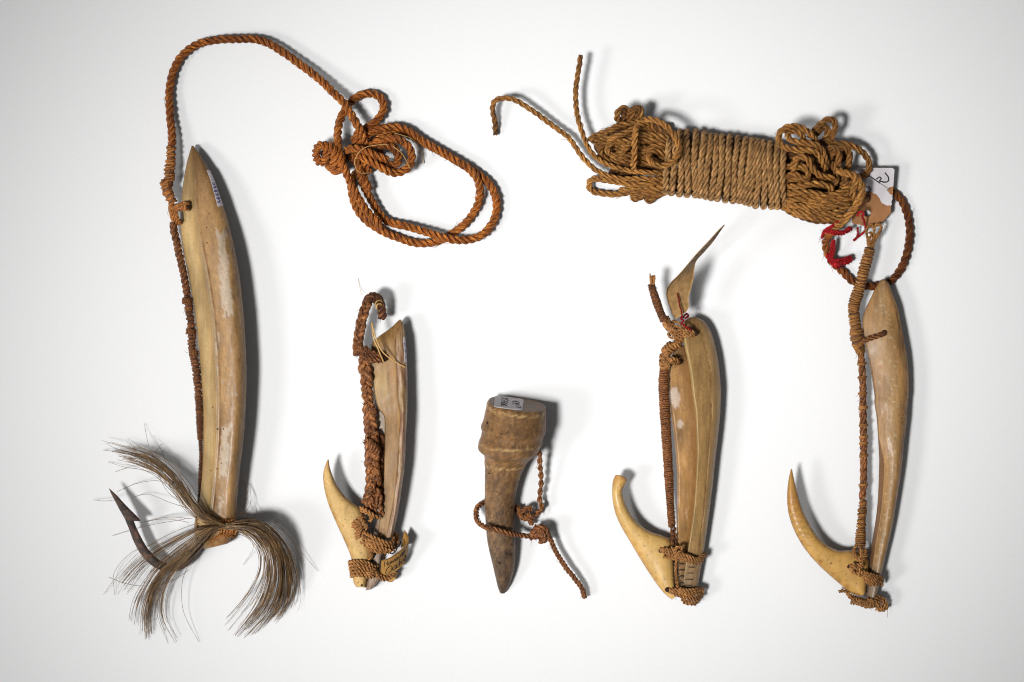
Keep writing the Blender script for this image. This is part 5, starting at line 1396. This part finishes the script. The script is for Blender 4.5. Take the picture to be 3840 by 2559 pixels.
def paint5(u, t, x, y):
    n = fbm(x / 45, y / 150, 101); n2 = fbm(x / 10, y / 60, 103); n3 = fbm(x / 8, y / 10, 107); n4 = fbm(x / 18, y / 8, 109)
    c = lin(188, 148, 102) * (1 + 0.34 * n + 0.22 * n2 + 0.08 * n3)
    c = c + (lin(202, 176, 140) - c) * max(0, 1 - abs(u - 0.55) / 0.3) * 0.35
    bev = 0.03 if t < 0.5 else 0.03 + 0.20 * min(1, (t - 0.5) / 0.08)
    if u < bev: c = c + (lin(118, 76, 42) - c) * (0.75 if t > 0.5 else 0.6)
    elif abs(u - bev) < 0.02 and t > .5: c = c + (lin(214, 192, 158) - c) * 0.5
    c = c + (lin(196, 176, 160) - c) * 0.8 * max(0, 1 - math.hypot((x - 3285) / 46, (y - 1305) / 60))
    if n4 > 0.32 and 0.3 < u < 0.75: c = c + (lin(216, 196, 166) - c) * min(0.7, (n4 - 0.32) * 4)
    if u > 0.9: c = c + (lin(120, 80, 46) - c) * min(0.85, max(0, 0.25 + 1.3 * n2))
    c = c + (lin(92, 58, 30) - c) * max(0, 1 - math.hypot((x - 3385) / 24, (y - 1560) / 70)) * min(1, max(0, n3 * 2.2 + .1))
    c = c + (lin(158, 142, 134) - c) * 0.85 * min(1, max(0, (t - 0.86) / 0.08))
    c = c + (lin(150, 118, 84) - c) * 0.6 * max(0, 1 - t / 0.05)
    return np.clip(c, .01, .9)
mb = MB()
pt5 = loft(mb, L, R, [(56, 56, 22, 18), (52, 48, 44, 32), (50, 44, 56, 36), (50, 42, 62, 38), (50, 42, 62, 38), (46, 40, 58, 34), (42, 40, 48, 28), (42, 40, 34, 26)], prof5, 200, 40, 10, paint5, 1.0, 101.0)
mb.build('shank', M['shell'], lure)
mb = MB()
c = f5([(618, 880)])[0]; tube(mb, np.array([(c[0], c[1], 70), (c[0], c[1], 103), (c[0], c[1], 104.5)]), [11, 11, 8], 12)
mb.build('line_hole', M['hole'], lure)
mb = MB()
for k in range(3):
    rope(mb, f5([(440, 940 + k * 12, 96), (480, 925 + k * 10, 112), (530, 908 + k * 8, 118), (580, 894 + k * 6, 118), (612, 882 + k * 6, 108), (626, 882 + k * 4, 92)]), 6.5, 40, 2, 7, tint=0.15 + 0.2 * (k == 0), fz=0.1)
mb.build('hole_strand', M['dark_cord'], lure)
BL = f6([(121, 478), (104, 560), (95, 660), (102, 770), (130, 870), (175, 965), (235, 1055), (310, 1140), (390, 1215), (460, 1275), (520, 1328), (572, 1352), (602, 1358)])
BR = f6([(129, 478), (146, 560), (171, 655), (201, 755), (246, 850), (306, 944), (378, 1010), (460, 1042), (545, 1040), (632, 1062), (660, 1140), (650, 1250), (640, 1340)])
bp5 = bone_paint(111, lin(216, 176, 108), lin(150, 96, 40), 0.06)
def paint_b5(u, t, x, y):
    c = bp5(u, t, x, y)
    rib = 0.5 + 0.5 * math.sin(t * 150 + 2 * fbm(x / 20, y / 20, 3))
    if 0.18 < t < 0.45 and u < 0.75: c = c * (1 - 0.22 * rib)
    c = c + (lin(168, 112, 54) - c) * 0.55 * max(0, 1 - abs(t - 0.2) / 0.2)
    return np.clip(c, .01, .9)
def prof_r(u, t):
    z = prof_e(u, t)
    if 0.2 < t < 0.45: z *= 1 - 0.035 * (0.5 + 0.5 * math.sin(t * 150)) * (u < 0.8)
    return z
mb = MB()
loft(mb, BL, BR, [(96, 96, 6, 6), (92, 92, 20, 16), (84, 84, 28, 22), (74, 74, 32, 28), (62, 62, 36, 32), (54, 54, 38, 34), (48, 48, 36, 34), (46, 46, 32, 30)], prof_r, 150, 26, 12, paint_b5, 0.6, 111.0)
pnt = mb.build('bone_point', M['bone'], lure)
mb = MB()
c = f6([(524, 1152)])[0]; tube(mb, np.array([(c[0], c[1], 66), (c[0], c[1], 89), (c[0], c[1], 92.0)]), [11, 11, 8], 12)
for x, y, r_ in ((132, 606, 3), (396, 1134, 2)):
    c = f6([(x, y)])[0]; pit('pit', pnt, [(c[0], c[1], 80), (c[0], c[1], 104), (c[0], c[1], 105.0)], [r_, r_, 1], M['hole'], 6)
mb.build('drill_hole', M['hole'], pnt)
mb = MB()
wrap(mb, f5([(516, 258, 84), (496, 330, 88), (474, 400, 92), (460, 460, 92), (446, 520, 92), (424, 590, 90), (402, 650, 88), (394, 710, 86), (400, 780, 86), (412, 850, 88), (418, 920, 90), (436, 980, 88), (447, 1030, 84)]), [15, 18, 19, 18, 17.5, 19, 19.5, 19, 18, 19, 24, 20, 12], 2.9, 7.0, 6, -0.02, core_tint=0.8, jit=0.4, fz=0.05, tilt=0.2)
for k in range(6):
    rope(mb, f5([(392 + k * 12, 950, 84), (400 + k * 11, 990, 108 - abs(k - 2.5) * 5), (425 + k * 6, 1030, 104), (440 + k * 4, 1060, 84)]), 4.6, 24, 2, 6, tint=0.0, fz=0.08)
mb.build('whipping', M['whip'], lure)
mb = MB()
for P in ([(505, 262, 84), (495, 190, 84), (492, 120, 82), (520, 92, 80), (545, 105, 80), (540, 150, 82), (560, 165, 82), (590, 130, 80), (596, 95, 78), (570, 82, 78), (548, 105, 80)], [(520, 262, 84), (530, 200, 86), (555, 165, 86), (585, 140, 82)], [(535, 262, 84), (548, 210, 86), (570, 170, 84), (594, 120, 78)], [(500, 250, 84), (510, 190, 88), (530, 150, 84), (505, 140, 82)], [(512, 255, 84), (520, 215, 90), (548, 190, 88), (520, 160, 86)]):
    rope(mb, f5(P), 5.6, 26, 2, 6, tint=-0.1, fz=0.12)
mb.build('eyelet', M['whip'], lure)
mb = MB()
rope(mb, np.vstack([f5([(450, 1020, 84), (454, 1110, 78), (457, 1210, 74), (460, 1330, 72), (464, 1440, 70)]), f6([(620, 20, 70), (623, 200, 68), (625, 330, 68), (626, 450, 68), (625, 590, 70), (616, 700, 74)])]), 13, 120, 4, 8, tint=0.12, fz=0.08, wob=1.2, hard=1.12)
mb.build('snood', M['dark_cord'], lure)
mb = MB()
for c in list(f5([(454, 1112, 78), (458, 1212, 74), (460, 1330, 72), (465, 1436, 70)])) + list(f6([(622, 58, 70), (624, 182, 68), (625, 262, 68), (625, 306, 68), (626, 392, 68), (622, 594, 70)])):
    x, y, z = c
    for k in range(2):
        tube(mb, curve(np.array([(x - 16, y + k * 5 - 2, z - 6), (x - 13, y + k * 5, z + 8), (x, y + k * 5, z + 15.5), (x + 13, y + k * 5 + 1, z + 8), (x + 16, y + k * 5 + 2, z - 6)]), n=14)[0], 2.6, 6, -0.1)
wrap(mb, f6([(622, 690, 74), (614, 780, 76), (608, 870, 80), (603, 950, 84), (602, 1010, 86)]), [11, 13, 14, 16, 17], 3.0, 8.4, 6, 0.0, core_tint=0.7, jit=0.3, tilt=0.25)
mb.build('seizing', M['whip'], lure)
mb = MB()
for P in ([(575, 1010, 88), (560, 1060, 104), (590, 1100, 110), (612, 1130, 106), (600, 1190, 100)], [(600, 1010, 92), (612, 1060, 108), (600, 1110, 114), (570, 1090, 108), (560, 1060, 98)], [(620, 1020, 86), (640, 1070, 98), (612, 1110, 108), (595, 1160, 106), (590, 1200, 98)], [(640, 1050, 80), (622, 1080, 100), (628, 1110, 98)],
          [(525, 1165, 90), (555, 1160, 108), (590, 1172, 112), (610, 1205, 104)], [(530, 1150, 90), (560, 1140, 108), (600, 1150, 112)], [(545, 1185, 96), (580, 1200, 108), (610, 1215, 100)]):
    rope(mb, f6(P), 8.0, 36, 2, 7, tint=0.03, fz=0.12)
for k in range(6):
    rope(mb, f6([(606 + k * 3, 1180 + k * 8, 100), (640, 1196 + k * 12, 106), (680, 1210 + k * 14, 106), (720, 1220 + k * 12, 98), (748, 1228 + k * 10, 78), (752, 1240 + k * 8, 46)]), 6.0, 26, 2, 6, tint=0.02 + 0.05 * (k % 3), fz=0.1)
mb.build('upper_lashing', M['cord'], lure)
mb = MB()
for P in ([(452, 1326, 40), (480, 1320, 46), (510, 1330, 56), (540, 1360, 66), (600, 1385, 74), (660, 1398, 78), (720, 1375, 70), (752, 1385, 56)],
          [(505, 1330, 50), (540, 1375, 58), (600, 1405, 62), (670, 1420, 62), (730, 1395, 60)], [(520, 1345, 44), (570, 1395, 46), (640, 1430, 46), (700, 1425, 50), (750, 1440, 50)],
          [(700, 1370, 60), (745, 1365, 60), (778, 1400, 50), (782, 1440, 40), (745, 1455, 34), (705, 1445, 34)], [(715, 1380, 70), (755, 1400, 66), (762, 1435, 54), (725, 1445, 46)], [(690, 1400, 70), (730, 1420, 70), (770, 1450, 44)], [(645, 1378, 78), (690, 1392, 84), (740, 1408, 70)]):
    rope(mb, f6(P), 7.2, 30, 2, 7, tint=0.12, fz=0.1)
for k in range(9):
    x = 540 + k * 18
    rope(mb, f6([(x - 6, 1352 + k * 5, 60), (x, 1366 + k * 5, 82), (x + 4, 1392 + k * 4, 78), (x + 2, 1412 + k * 3, 50)]), 5.0, 24, 2, 6, tint=0.1, fz=0.1)
mb.build('lower_lashing', M['cord'], lure)
